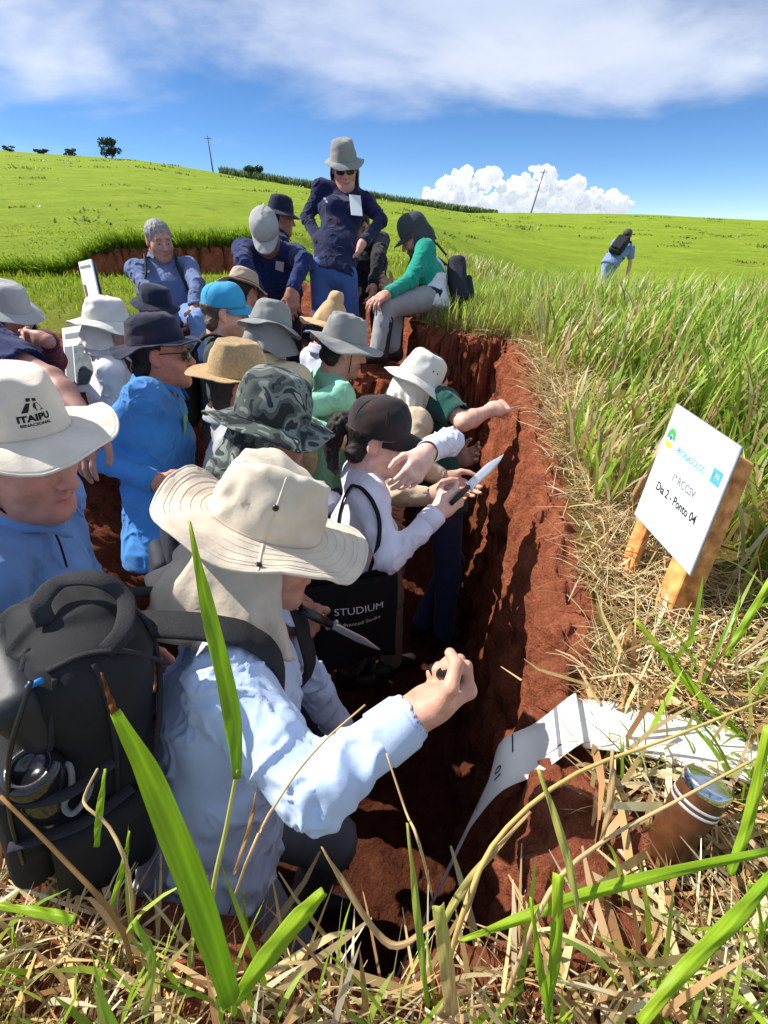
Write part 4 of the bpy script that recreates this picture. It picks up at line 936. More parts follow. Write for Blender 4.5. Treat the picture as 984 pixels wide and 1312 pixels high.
# 7 grey hat, mint shirt
p7 = person('person in grey wide hat and mint green shirt', P(440, 447, 2.32), 72, hp=18, s=1.0, vox=.0065, shirt=(146, 212, 182), pants=(60, 66, 84), skin=(208, 157, 136), hairk='fringe', hair=(30, 24, 22), seed=2.9, lean=.10,
    arms={'R': dict(w=P(430, 560, 2.15), hint=V(-.4, -.6, -.3))},
    hat=dict(kind='wide', m=GREYH, brim=.088, height=.105, dz=.045, droop=.28, wave=.016, top=.80, cord=True, seed=8, crease=.01, side_up=.05), collar=False)
# 8 tan peaked hat behind
p8 = person('person in peaked tan hat and pale lavender shirt behind the mint shirt', P(424, 424, 2.78), 60, hp=16, s=1.0, vox=.008, shirt=(200, 202, 222), pants=(86, 110, 160), skin=(202, 153, 131), hairk='fringe', seed=4.4, lean=.08, hat=dict(kind='wide', m=TAN, brim=.070, height=.155, dz=.046, droop=.35, wave=.012, top=.42, seed=2))
# 9 straw hat
p9 = person('man in straw fedora between the blue shirt and the camouflage hat', P(306, 494, 1.80), 74, hp=10, s=1.0, vox=.006, shirt=(170, 172, 176), pants=(60, 64, 72), skin=(198, 133, 108), hairk='fringe', hair=(44, 34, 30), seed=6.6, hat=dict(kind='wide', m=STRAW, brim=.066, height=.112, dz=.044, droop=.16, wave=.008, top=.80, crease=.02, side_up=.28, seed=5))
# 10 light blue cap
p10 = person('bearded man in turquoise cap and dark T-shirt with spectacles', P(288, 400, 2.45), 78, hp=6, s=1.0, vox=.006, shirt=(58, 66, 64), sleeve='short', pants=(52, 54, 60), skin=(230, 177, 158), hairk='fringe', hair=(92, 74, 60), beard=.7, beardcol=(.5, .38, .32), collar=False, seed=3.8, glass='clear',
    hat=dict(kind='cap', m=BLUEC, brim=.068, height=.092, dz=.040, droop=.25, button=True, seed=1))
# 11 grey hat from behind
p11 = person('person in grey hat with flap and cream shirt, back turned', P(347, 428, 2.25), 28, hp=22, s=.98, vox=.007, shirt=(226, 206, 168), pants=(80, 76, 70), skin=(198, 148, 126), seed=2.2, hat=dict(kind='wide', m=GREYH, brim=.050, height=.10, dz=.044, droop=.5, wave=.010, top=.82, flap=(.14, .05, .012), flapspan=110, seed=9))
# 12 blue shirt, navy bucket hat
p12 = person('man in bright blue shirt and navy bucket hat with sunglasses', P(205, 454, 1.95), 78, pelvis=P(208, 690, 2.05), hp=2, hr=-4, s=1.04, vox=.005, shirt=(70, 142, 212), pants=(52, 54, 62), skin=(206, 139, 117), hairk='fringe', hair=(30, 24, 24), glass='sun', seed=5.0, girth=1.1, fold=.0065,
    arms={'R': dict(e=P(124, 585, 1.86), w=P(200, 618, 1.83), n=V(.2, .9, .1), pose='relaxed')}, beltline=0,
    hat=dict(kind='wide', m=NAVYH, brim=.056, height=.098, dz=.046, droop=.30, wave=.014, top=.86, seed=7, side_up=.18, tilt=6))
# 13 cream hat behind the blue shirt
p13 = person('person in pale cream hat and white shirt behind the navy bucket hat', P(140, 420, 2.50), 62, hp=8, s=1.0, vox=.008, shirt=(226, 228, 230), pants=(70, 76, 90), skin=(208, 159, 138), seed=1.9, hat=dict(kind='wide', m=OFFW, brim=.070, height=.10, dz=.044, droop=.42, wave=.014, flap=(.13, .03, .01), flapspan=95, top=.84, seed=3), girth=1.05)
# 14 navy hat, face showing
p14 = person('person in small navy hat facing right in front of the grey-haired man', P(201, 396, 3.0), 105, hp=12, s=.95, vox=.007, shirt=(60, 70, 110), pants=(50, 54, 70), skin=(170, 120, 99), hairk='fringe', hair=(26, 20, 20), seed=8.8, hat=dict(kind='wide', m=NAVYH, brim=.045, height=.095, dz=.044, droop=.55, wave=.010, top=.84, seed=2))
# 15 grey-haired man sitting
q = P(222, 402, 3.55); 
p15 = person('grey-haired man in slate blue shirt sitting on the bank', P(204, 308, 3.42), 160, zf=zf_at(q) , pelvis=q, hp=12, hy=-18, s=1.02, vox=.006, shirt=(98, 116, 156), pants=(110, 140, 190), skin=(193, 142, 122), hairk='full', hair=(140, 138, 136), seed=4.9,
    arms={'L': dict(e=P(252, 365, 3.3), w=P(248, 402, 3.15), pose='relaxed'), 'R': dict(w=P(210, 400, 3.2))}, feet=[P(225, 470, 3.1), P(262, 475, 3.1)], hat=None, knees=[P(215, 412, 3.05), P(258, 412, 3.05)])
# 16 bending man in the grey cap
p16 = person('man in grey cap and navy pullover bending with hands on knees', P(340, 296, 3.22), 176, pelvis=P(352, 366, 3.72), hp=52, s=1.03, vox=.0065, shirt=(24, 42, 92), pants=(52, 54, 62), skin=(170, 120, 102), hairk='fringe', collar=False, seed=7.1, zf=zf_at(P(352, 400, 3.7)), girth=1.1,
    arms={'R': dict(e=P(312, 338, 3.15), w=P(333, 378, 3.15), pose='relaxed'), 'L': dict(e=P(390, 335, 3.15), w=P(374, 372, 3.10), pose='relaxed', n=V(0, .6, -.8), d=V(.02, -.2, -1))},
    hat=dict(kind='cap', m=LGREY, brim=.075, height=.10, dz=.040, droop=.2, button=True, seed=4))
# 17 navy hat behind him
p17 = person('person in navy brimmed hat standing behind the bending man', P(360, 279, 4.0), 70, hp=12, s=1.0, vox=.009, shirt=(22, 34, 76), pants=(40, 60, 120), skin=(180, 131, 111), seed=3.1, zf=zf_at(P(360, 420, 4.0)), hat=dict(kind='wide', m=NAVYH, brim=.052, height=.110, dz=.044, droop=.5, wave=.008, top=.86, seed=1))
# 18 standing woman
p18 = person('standing woman in navy pullover and grey hat, hands on hips', P(441, 214, 3.28), 172, pelvis=P(428, 345, 3.28), hp=18, hr=3, s=1.0, vox=.0055, shirt=(20, 28, 66), pants=(60, 92, 150), skin=(208, 150, 136), female=True, hairk=None, collar=False, seed=6.0, zf=zf_at(P(428, 420, 3.3)), glass='sun', girth=.92, shirt_len=.06, fold=.005,
    arms={'R': dict(e=P(393, 279, 3.36), w=P(410, 312, 3.26), n=V(.9, -.1, 0), pose='relaxed', d=V(.4, .2, -.8)), 'L': dict(e=P(489, 282, 3.36), w=P(464, 312, 3.26), n=V(-.9, -.1, 0), d=V(-.5, .2, -.7), pose='relaxed')},
    hat=dict(kind='wide', m=GREYH, brim=.045, height=.105, dz=.046, droop=.5, wave=.010, top=.82, flap=(.20, .02, .008), flapspan=100, seed=5))
# 19 person behind the woman
p19 = person('person in black jacket mostly hidden behind the standing woman', P(460, 284, 3.75), 175, hp=40, s=.98, vox=.009, shirt=(30, 34, 40), pants=(60, 62, 66), skin=(191, 142, 122), collar=False, seed=2.0, zf=zf_at(P(465, 420, 3.75)), arms={'L': dict(e=P(484, 330, 3.6), w=P(478, 368, 3.5))}, pelvis=P(470, 368, 4.0), hat=None, hairk='full')
# 20 seated man, teal and white
TEAL = fabric((22, 150, 128), .35)
p20 = person('seated man in teal and white raglan shirt and rubber boots', P(533, 303, 3.40), -84, pelvis=P(552, 384, 3.45), hp=30, s=1.0, vox=.0055, shirt=(218, 224, 232), pants=(152, 154, 156), skin=(198, 146, 126), beard=.85, beardcol=(.25, .22, .22), hairk='fringe', hair=(30, 26, 26), collar=False, seed=9.9, mat_sleeve=TEAL, boots=.82, fold=.005,
    arms={'L': dict(e=P(525, 360, 3.22), w=P(496, 377, 3.12), pose='relaxed', n=V(0, .2, -1)), 'R': dict(w=P(500, 372, 3.45))}, zf=.10, feet=[P(503, 462, 3.42), P(484, 466, 3.22)], knees=[P(508, 388, 3.42), P(495, 394, 3.18)],
    hat=dict(kind='cap', m=DGREY, brim=.066, height=.105, dz=.044, droop=.3, flap=(.13, .03, .008), flapspan=100, m_flap=DGREY, seed=2))
# 21 man walking off
q = P(803, 303, 10.0); pv = P(783, 336, 10.0); zz = float(H(pv[0], pv[1]))
p21 = person('lone man with black backpack walking away through the field', q, 38, zf=min(zz, pv[2] - .80), pelvis=pv, hp=14, s=1.0, vox=.009, shirt=(124, 146, 186), sleeve='short', pants=(140, 166, 206), skin=(219, 175, 160), seed=1.0, collar=False, hairk='fringe', eyes=False, feet=[V(pv[0] - .05, pv[1] + .25, min(zz, pv[2] - .80)), V(pv[0] - .12, pv[1] - .25, min(zz, pv[2] - .80))], hat=dict(kind='cap', m=fabric((90, 84, 80)), brim=.06, height=.09, seed=1), group='people gathered round the soil pit')
# 22 maroon
p22 = person('person in maroon pullover and grey hat at the left edge', P(14, 402, 2.55), 112, hp=22, s=1.0, vox=.0065, shirt=(92, 26, 44), pants=(50, 50, 60), skin=(191, 137, 122), collar=False, seed=5.9, zf=zf_at(P(14, 600, 2.5)),
    arms={'R': dict(e=P(70, 462, 2.36), w=P(62, 438, 2.2), d=V(-.8, .1, .1), pose='relaxed'), 'L': dict(w=P(45, 445, 2.25))}, hat=dict(kind='wide', m=LGREY, brim=.055, height=.105, dz=.044, droop=.5, wave=.008, top=.82, flap=(.23, .05, .01), flapspan=112, m_flap=fabric((92, 84, 84)), seed=6))
# 23 navy polo at the left edge
p23 = person('person in navy polo at the left edge, bare forearm lowered', P(-80, 372, 1.85), 96, hp=10, s=1.04, vox=.0065, shirt=(24, 36, 84), sleeve='short', pants=(50, 54, 66), skin=(172, 126, 112) if True else (198, 150, 145), seed=7.9, girth=1.1,
    arms={'sh': {'R': P(-22, 440, 1.72)}, 'R': dict(e=P(66, 486, 1.62), w=P(116, 545, 1.56), d=P(95, 620, 1.5) - P(116, 545, 1.56), pose='relaxed')}, hat=dict(kind='wide', m=NAVYH, brim=.06, height=.105, seed=4))
# 24 half hidden person with tan hat and pack
p24 = person('person in striped tan hat half hidden behind the turquoise cap', P(312, 374, 3.05), 30, hp=24, s=.95, vox=.009, shirt=(190, 192, 198), pants=(70, 72, 80), skin=(198, 148, 131), seed=6.1, zf=zf_at(P(312, 500, 3.05)), hat=dict(kind='wide', m=fabric((176, 158, 136), .4), brim=.062, height=.09, droop=.3, wave=.01, top=.82, seed=3, band=fabric((110, 96, 84))))
print('people', round(time.time() - T0, 1))
def ponytail():
    M, hc, s = p4['Mh'], p4['head'], p4['s']; h = lambda x, y, z: hc + s * (M @ V(x, y, z)); S = SDF(hc - .34, hc + .2, .0045)
    pts = spline([h(0, -.09, .03), h(0, -.125, .02), h(.01, -.145, -.03), h(.01, -.135, -.10), h(.0, -.115, -.17)], 9); rr = [.018, .026, .030, .030, .028, .025, .021, .015, .006]
    for i in range(8): S.cone(pts[i], pts[i + 1], rr[i], rr[i + 1], .012)
    v, F = S.mesh(); n = vnormals(v, F); q = (v - hc) @ M; v = v + n * (fbm(q * np.array([170, 90, 26]), 2) * .005)[:, None]; obj('ponytail', v, F, hair_mat((34, 24, 22)), p4['root'])
ponytail()
# ---------------------------------------------------------------- writing on surfaces
def text_pts(txt, size, bold=0.0, space=1.0):
    cu = bpy.data.curves.new('t', 'FONT'); cu.body = txt; cu.size = size; cu.offset = bold; cu.resolution_u = 3; cu.align_x = 'CENTER'; cu.space_character = space
    o = bpy.data.objects.new('t', cu); me = o.to_mesh(); v = np.array([q.co[:] for q in me.vertices]) if len(me.vertices) else np.zeros((0, 3)); f = [tuple(p.vertices) for p in me.polygons]
    o.to_mesh_clear(); bpy.data.objects.remove(o); bpy.data.curves.remove(cu); return v[:, :2], f
def lettering(name, txt, size, mapping, m, parent, bold=0.0, u0=0, v0=0, sx=1.0):
    uv, f = text_pts(txt, size, bold); pts = np.array([mapping(u0 + u * sx, v0 + w) for u, w in uv]); return obj(name, pts, f, m, parent, False)
def poly2(name, polys, mapping, m, parent):
    v = []; f = []
    for pl in polys:
        f.append(tuple(range(len(v), len(v) + len(pl)))); v += [mapping(*q) for q in pl]
    return obj(name, np.array(v), f, m, parent, False)
M_INK = mat('black_print', lin(28, 28, 30), .7, .05); M_INKG = mat('grey_print', lin(120, 124, 130), .7, .05); M_WPRINT = mat('white_print', lin(225, 225, 225), .7, .03)
M_STEEL = mat('steel', lin(222, 224, 228), .3, .06, 60, metallic=.55, spec=.6); M_WOOD = mat('pine_stake', lin(196, 120, 62), .75, .32, 30, .4, 60, col2=lin(222, 156, 92), dust=.6); M_DWOOD = mat('brown_varnish', lin(92, 56, 34), .4, .3, 50)
M_NYLON = mat('black_nylon', lin(30, 31, 34), .75, .15, 40, .15, 300, spec=.3, weave=.3, crease=.5); M_NYLON2 = mat('black_webbing', lin(46, 46, 50), .8, .15, 60, .5, 300, weave=.5); M_COATED = mat('coated_nylon', lin(44, 46, 50), .5, .1, 20, .25, 30, spec=.35)
M_BLUEPULL = mat('blue_rubber', lin(24, 120, 200), .5); M_GREYROPE = mat('grey_rope', lin(120, 120, 122), .8, .2, 80)

# hat lettering: an emblem and two lines wrapped on the crown
def hat_print():
    W, CR, GG, Mt = HATG[p2['hat'].name]; n = CR.shape[1]
    def mp(u, v):      # u metres round the crown from the emblem centre, v metres up
        aa = R(HATA) - u / .094; k = (aa / (2 * math.pi) * n) % n; i = int(k); t = k - i; zz = float(np.interp(v * .76, CR[1:16, :, 2].mean(1), np.arange(1, 16))); zz = min(zz, 14.99); r_ = int(zz); w = zz - r_
        g = lambda a, b: CR[a, b % n]
        p = (g(r_, i) * (1 - t) + g(r_, i + 1) * t) * (1 - w) + (g(r_ + 1, i) * (1 - t) + g(r_ + 1, i + 1) * t) * w
        return W(p * np.array([1.022, 1.022, 1]) + V(0, 0, 0))
    HATA = 20
    lettering('lettering', 'ITAIPU', .0185, mp, M_INK, p2['hat'], .0009, 0, .038); lettering('lettering', 'BINACIONAL', .0085, mp, M_INK, p2['hat'], .0003, 0, .0275)
    e = [[(-.009, .082), (-.0015, .082), (-.0015, .076), (-.0095, .076)], [(.0015, .082), (.009, .082), (.0095, .076), (.0015, .076)], [(-.010, .073), (-.003, .073), (-.008, .057), (-.019, .057)], [(.010, .073), (.003, .073), (.0005, .066), (.006, .057), (.019, .057)]]
    poly2('emblem', e, mp, M_INK, p2['hat'])
hat_print()

# chest badge cards and small prints
def card(p, px, py, off, w, h_, tilt=0, m=M_WHITE, name='badge'):
    """a card hung on a chest, centred under picture point (px, py) in front of the shirt"""
    c = P(px, py, off); Mf = frame(-p['fb'], p['u']); Mr = rot(Mf[:, 1], tilt) @ Mf
    mb = MB(); mb.box((0, 0, 0), (w, .003, h_), None, .0012); v, f = mb.arr(); o = obj(name, v @ Mr.T + c, f, m, p['root'], False)
    return o, (lambda u, w_: c + Mr @ V(u, .0026, w_))
def front_depth(p, px, py, margin=.006):
    """depth at which the ray through (px, py) first meets the person's shirt"""
    o = p['shirt']; me = o.data; from mathutils.bvhtree import BVHTree
    key = o.name
    if key not in BV: BV[key] = BVHTree.FromPolygons([v.co[:] for v in me.vertices], [tuple(q.vertices) for q in me.polygons])
    b = Vector(BASE[o.name]); a = Vector(P(px, py, 0.0)); d = (Vector(P(px, py, 1.0)) - a); hit = BV[key].ray_cast(a - b, d.normalized(), 30)
    if hit[0] is None: return None
    return ((hit[0] + b) - a).length / d.length - margin
BV = {}
def badge_on(p, px, py, w, h_, tilt, name='badge', m=M_WHITE, lines=True):
    t = front_depth(p, px, py)
    if t is None: print('no hit for badge', px, py); return
    o, mp = card(p, px, py, t, w, h_, tilt, m, name)
    if lines: poly2('printed_lines', [[(-w * .36, h_ * (.28 - .14 * k)), (w * .36, h_ * (.28 - .14 * k)), (w * .36, h_ * (.24 - .14 * k)), (-w * .36, h_ * (.24 - .14 * k))] for k in range(5)], mp, M_INKG, o)
badge_on(p18, 456, 263, .075, .145, -12); badge_on(p16, 358, 345, .055, .15, 8)
badge_on(p12, 238, 545, .07, .085, 6, m=mat('green_card', lin(120, 190, 120), .5))
t_ = front_depth(p18, 419, 256)
if t_:
    o, mp = card(p18, 419, 256, t_, .002, .002, 0); bpy.data.objects.remove(o)
    poly2('emblem', [[(math.cos(a + k * 2.1) * .010 + math.cos(k * 2.1 + .5) * .017, math.sin(a + k * 2.1) * .009 + math.sin(k * 2.1 + .5) * .011) for a in np.linspace(0, 6.28, 10)[:-1]] for k in range(3)], mp, M_WPRINT, p18['root'])

# ---------------------------------------------------------------- the big backpack
def shirt_bvh(o):
    from mathutils.bvhtree import BVHTree
    if o.name not in BV: BV[o.name] = BVHTree.FromPolygons([v.co[:] for v in o.data.vertices], [tuple(q.vertices) for q in o.data.polygons])
    return BV[o.name], Vector(BASE[o.name])
def drape(path, o, off):
    """push a strap's centre line out of the garment it lies on"""
    bv, b = shirt_bvh(o); q = []
    for p_ in path:
        loc, n_, i, d = bv.find_nearest(Vector(p_) - b)
        if loc is not None and (Vector(p_) - b - loc).dot(n_) < off and d < .12: p_ = np.array(loc + n_ * off + b)
        q.append(p_)
    q = np.array(q)
    for _ in range(2): q[1:-1] = q[1:-1] * .5 + (q[:-2] + q[2:]) * .25
    return q
def hitd(bv, b, px, py, off):
    a = Vector(P(px, py, 0.0)); d = Vector(P(px, py, 1.0)) - a; h_ = bv.ray_cast(a - b, d.normalized(), 10)
    return (((h_[0] + b) - a).length / d.length if h_[0] is not None else .78) - off
def PP_(*l): return [P(*q) for q in l]
def backpack_big():
    up = nrm(V(.17, .05, 1)); out = nrm(V(-.62, -.55, -.06)); out = nrm(out - up * (out @ up)); rt = np.cross(up, out); Mb = np.stack([rt, out, up], 1)
    c = P(92, 925, .80); w = lambda x, y, z: c + Mb @ V(x, y, z)
    t = thing('backpack', w(0, 0, -.24), 'large black backpack worn by the nearest man', 'backpack', 'backpacks')
    S = SDF(c - .34, c + .34, .006); S.rbox(w(0, -.02, 0), (.120, .080, .205), Mb, .055); S.ell(w(0, -.03, .13), (.108, .08, .09), Mb, .05); S.ell(w(0, .05, -.12), (.13, .06, .10), Mb, .04)
    v, F = S.mesh(); v = relax(v, F, 2); v = wrinkle(v, F, .010, 9, 2.2); body = obj('main_compartment', v, F, M_NYLON, t)
    S = SDF(c - .34, c + .34, .006); S.rbox(w(.01, .085, -.07), (.112, .032, .12), Mb, .028); v, F = S.mesh(); v = relax(v, F, 1); v = wrinkle(v, F, .005, 9, 5.2); obj('front_pocket', v, F, M_NYLON, t)
    S = SDF(c - .34, c + .34, .006); S.rbox(w(.0, .055, .125), (.105, .035, .06), rot(rt, 24) @ Mb, .025); v, F = S.mesh(); v = relax(v, F, 1); v = wrinkle(v, F, .008, 10, 1.2); obj('top_pocket', v, F, M_COATED, t)
    S = SDF(c - .36, c + .34, .006); S.rbox(w(.135, .0, -.14), (.028, .07, .085), Mb, .024); v, F = S.mesh(); v = wrinkle(relax(v, F, 1), F, .004, 10, 7.2); obj('side_pocket', v, F, M_NYLON, t)
    def strap(name, pts, wd, th, m, upv=None):
        q = spline(pts, 28) if len(pts) < 20 else np.asarray(pts); v, f = tube_mesh(q, wd, 10, True, th / wd, upv); return obj(name, v, f, m, t)
    bvb, bb_ = shirt_bvh(body); T_ = lambda px, py, off=.012: hitd(bvb, bb_, px, py, off)
    strap('top_handle', [P(x, y, T_(x, y, o_)) for x, y, o_ in ((60, 800, .0), (52, 772, .03), (78, 745, .06), (125, 742, .06), (160, 765, .05), (158, 805, .03), (135, 835, .0))], .0125, .004, M_NYLON2)
    for pth in (((150, 765), (190, 800), (205, 870), (200, 960), (190, 1040)), ((35, 830), (20, 900), (14, 980), (20, 1050)), ((60, 860), (110, 838), (165, 835), (215, 850)), ((70, 870), (66, 940), (60, 1010)), ((120, 850), (140, 905), (150, 985), (150, 1070))):
        strap('seam', [P(x, y, T_(x, y, .002)) for x, y in pth], .0045, .0035, M_NYLON2)
    # shoulder straps over both shoulders, laid outside shirt and neck flap
    nb, u, fb, rb = p1['nb'], p1['u'], p1['fb'], p1['rb']
    for sg, nm in ((1, 'shoulder_strap'), (-1, 'shoulder_strap')):
        m0 = nb - u * .01 + rb * sg * .095
        pts = [w(.07 * sg, -.06, .185), m0 - fb * .115 - u * .02, m0 - fb * .04 + u * .055, m0 + fb * .05 + u * .03, m0 + fb * .125 - u * .10 + rb * sg * .02, m0 + fb * .13 - u * .25 + rb * sg * .04, w(.12 * sg, -.1, -.2)]
        strap(nm, drape(spline(pts, 40), p1['shirt'], .011), .030, .009, M_NYLON2, None) if sg < 0 else strap(nm, drape(spline(PP_((128, 812, .80), (165, 800, .80), (220, 800, .80), (280, 806, .81), (325, 824, .84), (348, 862, .88), (352, 930, .93), (330, 1000, .95)), 40), p1['shirt'], .012), .031, .009, M_NYLON2, None)
    a_ = w(.05, .10, .20)
    for pts in ([w(.11, .05, .215), w(.125, .085, .13), w(.125, .10, .02), w(.12, .10, -.1)], [w(-.11, .06, .20), w(-.10, .10, .1), w(-.10, .115, .0)], [w(.09, .122, .035), w(0, .128, .045), w(-.09, .122, .035)]):
        strap('zip', pts, .004, .003, M_BLACKPL)
    for a, b in (((22, 888), (52, 872)), ((36, 908), (38, 936))):
        v, f = tube_mesh([P(*a, T_(*a)), P(*b, T_(*b))], .0042, 8); obj('zip_pull', v, f, M_BLUEPULL, t)
    strap('compression_strap', [w(.145, -.02, .05), w(.15, .05, .04), w(.10, .118, .04)], .010, .003, M_NYLON2)
    strap('compression_strap', [w(.148, -.04, -.02), w(.155, .03, -.03), w(.12, .11, -.05)], .010, .003, M_NYLON2)
    # bottle in the side pocket
    bb = P(52, 1000, T_(52, 1000, .045)); axis = nrm(up * .95 + V(-.05, -.22, .0)); Mq = frame(axis, (1, 0, 0)); 
    t2 = thing('water_bottle', bb - axis * .16, 'glossy black water bottle in the backpack side pocket', 'bottle')
    prof = [(.0005, -.16), (.034, -.16), (.037, -.155), (.037, -.012), (.034, -.004)]; G = lathe(prof, 32)[..., [0, 2, 1]]; obj('flask', G.reshape(-1, 3) @ Mq.T + bb, grid_faces(5, 32, True), M_BLACKGLOSS, t2)
    prof = [(.030, -.004), (.0355, .0), (.0365, .006), (.0365, .034), (.033, .042), (.024, .045), (.0225, .043), (.0215, .032), (.0005, .031)]; G = lathe(prof, 32)[..., [0, 2, 1]]; obj('cap', G.reshape(-1, 3) @ Mq.T + bb, grid_faces(9, 32, True), M_BLACKGLOSS, t2)
    tb = T_(90, 1000, .03); v, f = tube_mesh(spline([P(70, 985, tb), P(88, 980, tb), P(92, 1008, tb), P(82, 1032, tb), P(94, 1042, tb), P(112, 1020, tb + .01), P(118, 998, tb + .02)], 30), .0042, 8); obj('carry_loop', v, f, M_GREYROPE, t2)
M_BLACKGLOSS = mat('black_gloss', lin(26, 27, 30), .18, .05, spec=.6, coat=.3)
backpack_big()

def backpack_small(p, label, col_, size=1.0, zoff=-.24):
    nb, u, fb, rb, s = p['nb'], p['u'], p['fb'], p['rb'], p['s']; c = nb + u * zoff - fb * .20 * s; Mb = np.stack([rb, -fb, u], 1)
    t = thing('backpack', c - u * .22, label, 'backpack', 'backpacks'); m = mat('pack_nylon', lin(col_), .75, .2, 30, .4, 160)
    S = SDF(c - .34, c + .34, .009); S.rbox(c, V(.13, .075, .20) * size, Mb, .055 * size); v, F = S.mesh(); obj('main_compartment', wrinkle(relax(v, F, 1), F, .006, 8, 3), F, m, t)
    S = SDF(c - .34, c + .34, .009); S.rbox(c - u * .06 - fb * .085 * size, V(.10, .03, .10) * size, Mb, .025); v, F = S.mesh(); obj('front_pocket', wrinkle(relax(v, F, 1), F, .004, 8, 3), F, m, t)
    for sg in (-1, 1):
        m0 = nb + rb * sg * .10 * s; q = spline([c + u * .17 + rb * sg * .07 + fb * .06, m0 - fb * .06 * s + u * .03, m0 + u * .015 + fb * .03, m0 + fb * .115 * s - u * .10, m0 + fb * .12 * s - u * .24 + rb * sg * .03, m0 - fb * .05 - u * .36 + rb * sg * .05], 24)
        q = drape(q, p['shirt'], .010); v, f = tube_mesh(q, .024, 8, True, .3); obj('shoulder_strap', v, f, M_NYLON2, t)
backpack_small(p20, 'dark backpack on the seated teal shirted man', (36, 40, 52), .8)
backpack_small(p21, 'black backpack on the man walking off', (34, 36, 42), 1.0)
backpack_small(p10, 'black backpack on the man in the turquoise cap', (30, 30, 32), 1.0)
backpack_small(p15, 'dark backpack on the grey-haired man', (34, 38, 52), .9)
backpack_small(p3, 'charcoal backpack on the man in the camouflage hat', (52, 54, 64), .8)

# ---------------------------------------------------------------- tote bag, knives, things in hands
def tote():
    a = P(408, 735, 1.52); b = P(486, 745, 1.60); L_ = .36; rt = nrm(b - a); wd = .30; cen = (a + b) / 2; rt = nrm(V(rt[0], rt[1], 0)); nn = nrm(np.cross(rt, V(0, 0, 1)));  # faces the camera
    if nn[1] > 0: nn = -nn
    t = thing('tote_bag', cen - V(0, 0, .4), 'black cloth tote bag with white lettering beside the woman', 'bag')
    def pt(u, v, off=0): return cen + rt * u + V(0, 0, -1) * v + nn * (.012 + off + .012 * math.sin(u * 22 + v * 9) * min(1, v * 6) + .01 * math.sin(v * 14))
    for off, nm in ((.008, 'front_panel'), (-.03, 'back_panel')):
        G = np.array([[pt(u, v, off) for u in np.linspace(-wd / 2, wd / 2, 17)] for v in np.linspace(0, L_, 19)]); v, f = sheet(G, .004); obj(nm, v, f, M_TOTE, t)
    bv, b_ = shirt_bvh(p4['shirt'])
    for pth in (((452, 622), (443, 636), (435, 660), (432, 695), (434, 742)), ((452, 622), (467, 629), (479, 646), (486, 668), (484, 700), (470, 742))):
        q = drape(np.array([P(x, y, hitd(bv, b_, x, y, .008)) for x, y in spline([(x, y, 0) for x, y in pth], 30)[:, :2]]), p4['shirt'], .006); v, f = tube_mesh(q, .0085, 8, True, .4); obj('handle', v, f, M_TOTE, t)
    mp = lambda u, v: pt(u, .16 - v, .0125)
    lettering('lettering', 'STUDIUM', .038, mp, M_WPRINT, t, .0, .02, .045); lettering('lettering', 'Advanced Studio', .021, mp, M_WPRINT, t, .0, .02, .0)
M_TOTE = mat('tote_cloth', lin(20, 20, 24), .9, .1, 20, .3, 80)
tote()
def knife(label, grip, tip, upv, hl=.11, bw=.026, wood=M_BLACKPL):
    grip = np.asarray(grip, float); d = nrm(np.asarray(tip, float) - grip); L_ = float(np.linalg.norm(np.asarray(tip) - grip)); Mk = frame(d, upv)
    t = thing('knife', grip, label, 'knife', 'knives in use')
    v, f = tube_mesh([grip - d * hl, grip - d * hl * .5, grip], [.012, .014, .012], 10, True, .65, Mk[:, 2]); obj('handle', v, f, wood, t)
    MB().box(grip + d * .004, (.008, .006, .034), Mk).build('guard', M_STEEL, t, False)
    y = np.linspace(.004, L_, 14); top = np.interp(y / L_, [0, .6, 1], [.5, .5, -.1]) * bw; bot = -np.interp(y / L_, [0, .55, .85, 1], [.5, .62, .4, .1]) * bw
    G = np.stack([[grip + Mk @ V(0, a, b_ * (1 - w) + c_ * w) for a, b_, c_ in zip(y, top, bot)] for w in (0, .35, .7, 1)]); v, f = sheet(G, .0022); obj('blade', v, f, M_STEEL, t, )
g4 = P(600, 624, 1.515); t4 = P(645, 581, 1.60); knife('bright steel knife in the raised hand of the woman in the black cap', g4, t4, np.cross(nrm(g4 - V(0, 0, CAM_H)), nrm(t4 - g4)) * -1, .085)
g3 = P(424, 800, 1.17); knife('knife held point down by the man in the camouflage hat', g3, P(488, 832, 1.30), V(.2, -.2, 1), .10, .020)
S = SDF(p1['hd']['R']['palm'] - .06, p1['hd']['R']['palm'] + .06, .004); w_ = p1['hd']['R']['w']; S.cone(p1['hd']['R']['palm'] - w_ * .03, p1['hd']['R']['palm'] + w_ * .034, .012, .012, 0); v, F = S.mesh()
tag(obj('tool_handle', v, F, M_BLACKPL), 'dark round tool handle gripped in the nearest fist', 'tool')
h6 = p6['hd']['R']; v, f = tube_mesh([h6['palm'] - h6['d'] * .04, h6['palm'] + h6['d'] * .10 + V(.02, 0, .01)], [.006, .003], 8); tag(obj('soil_probe', v, f, M_STEEL), 'thin metal probe in the outstretched bare hand', 'tool')

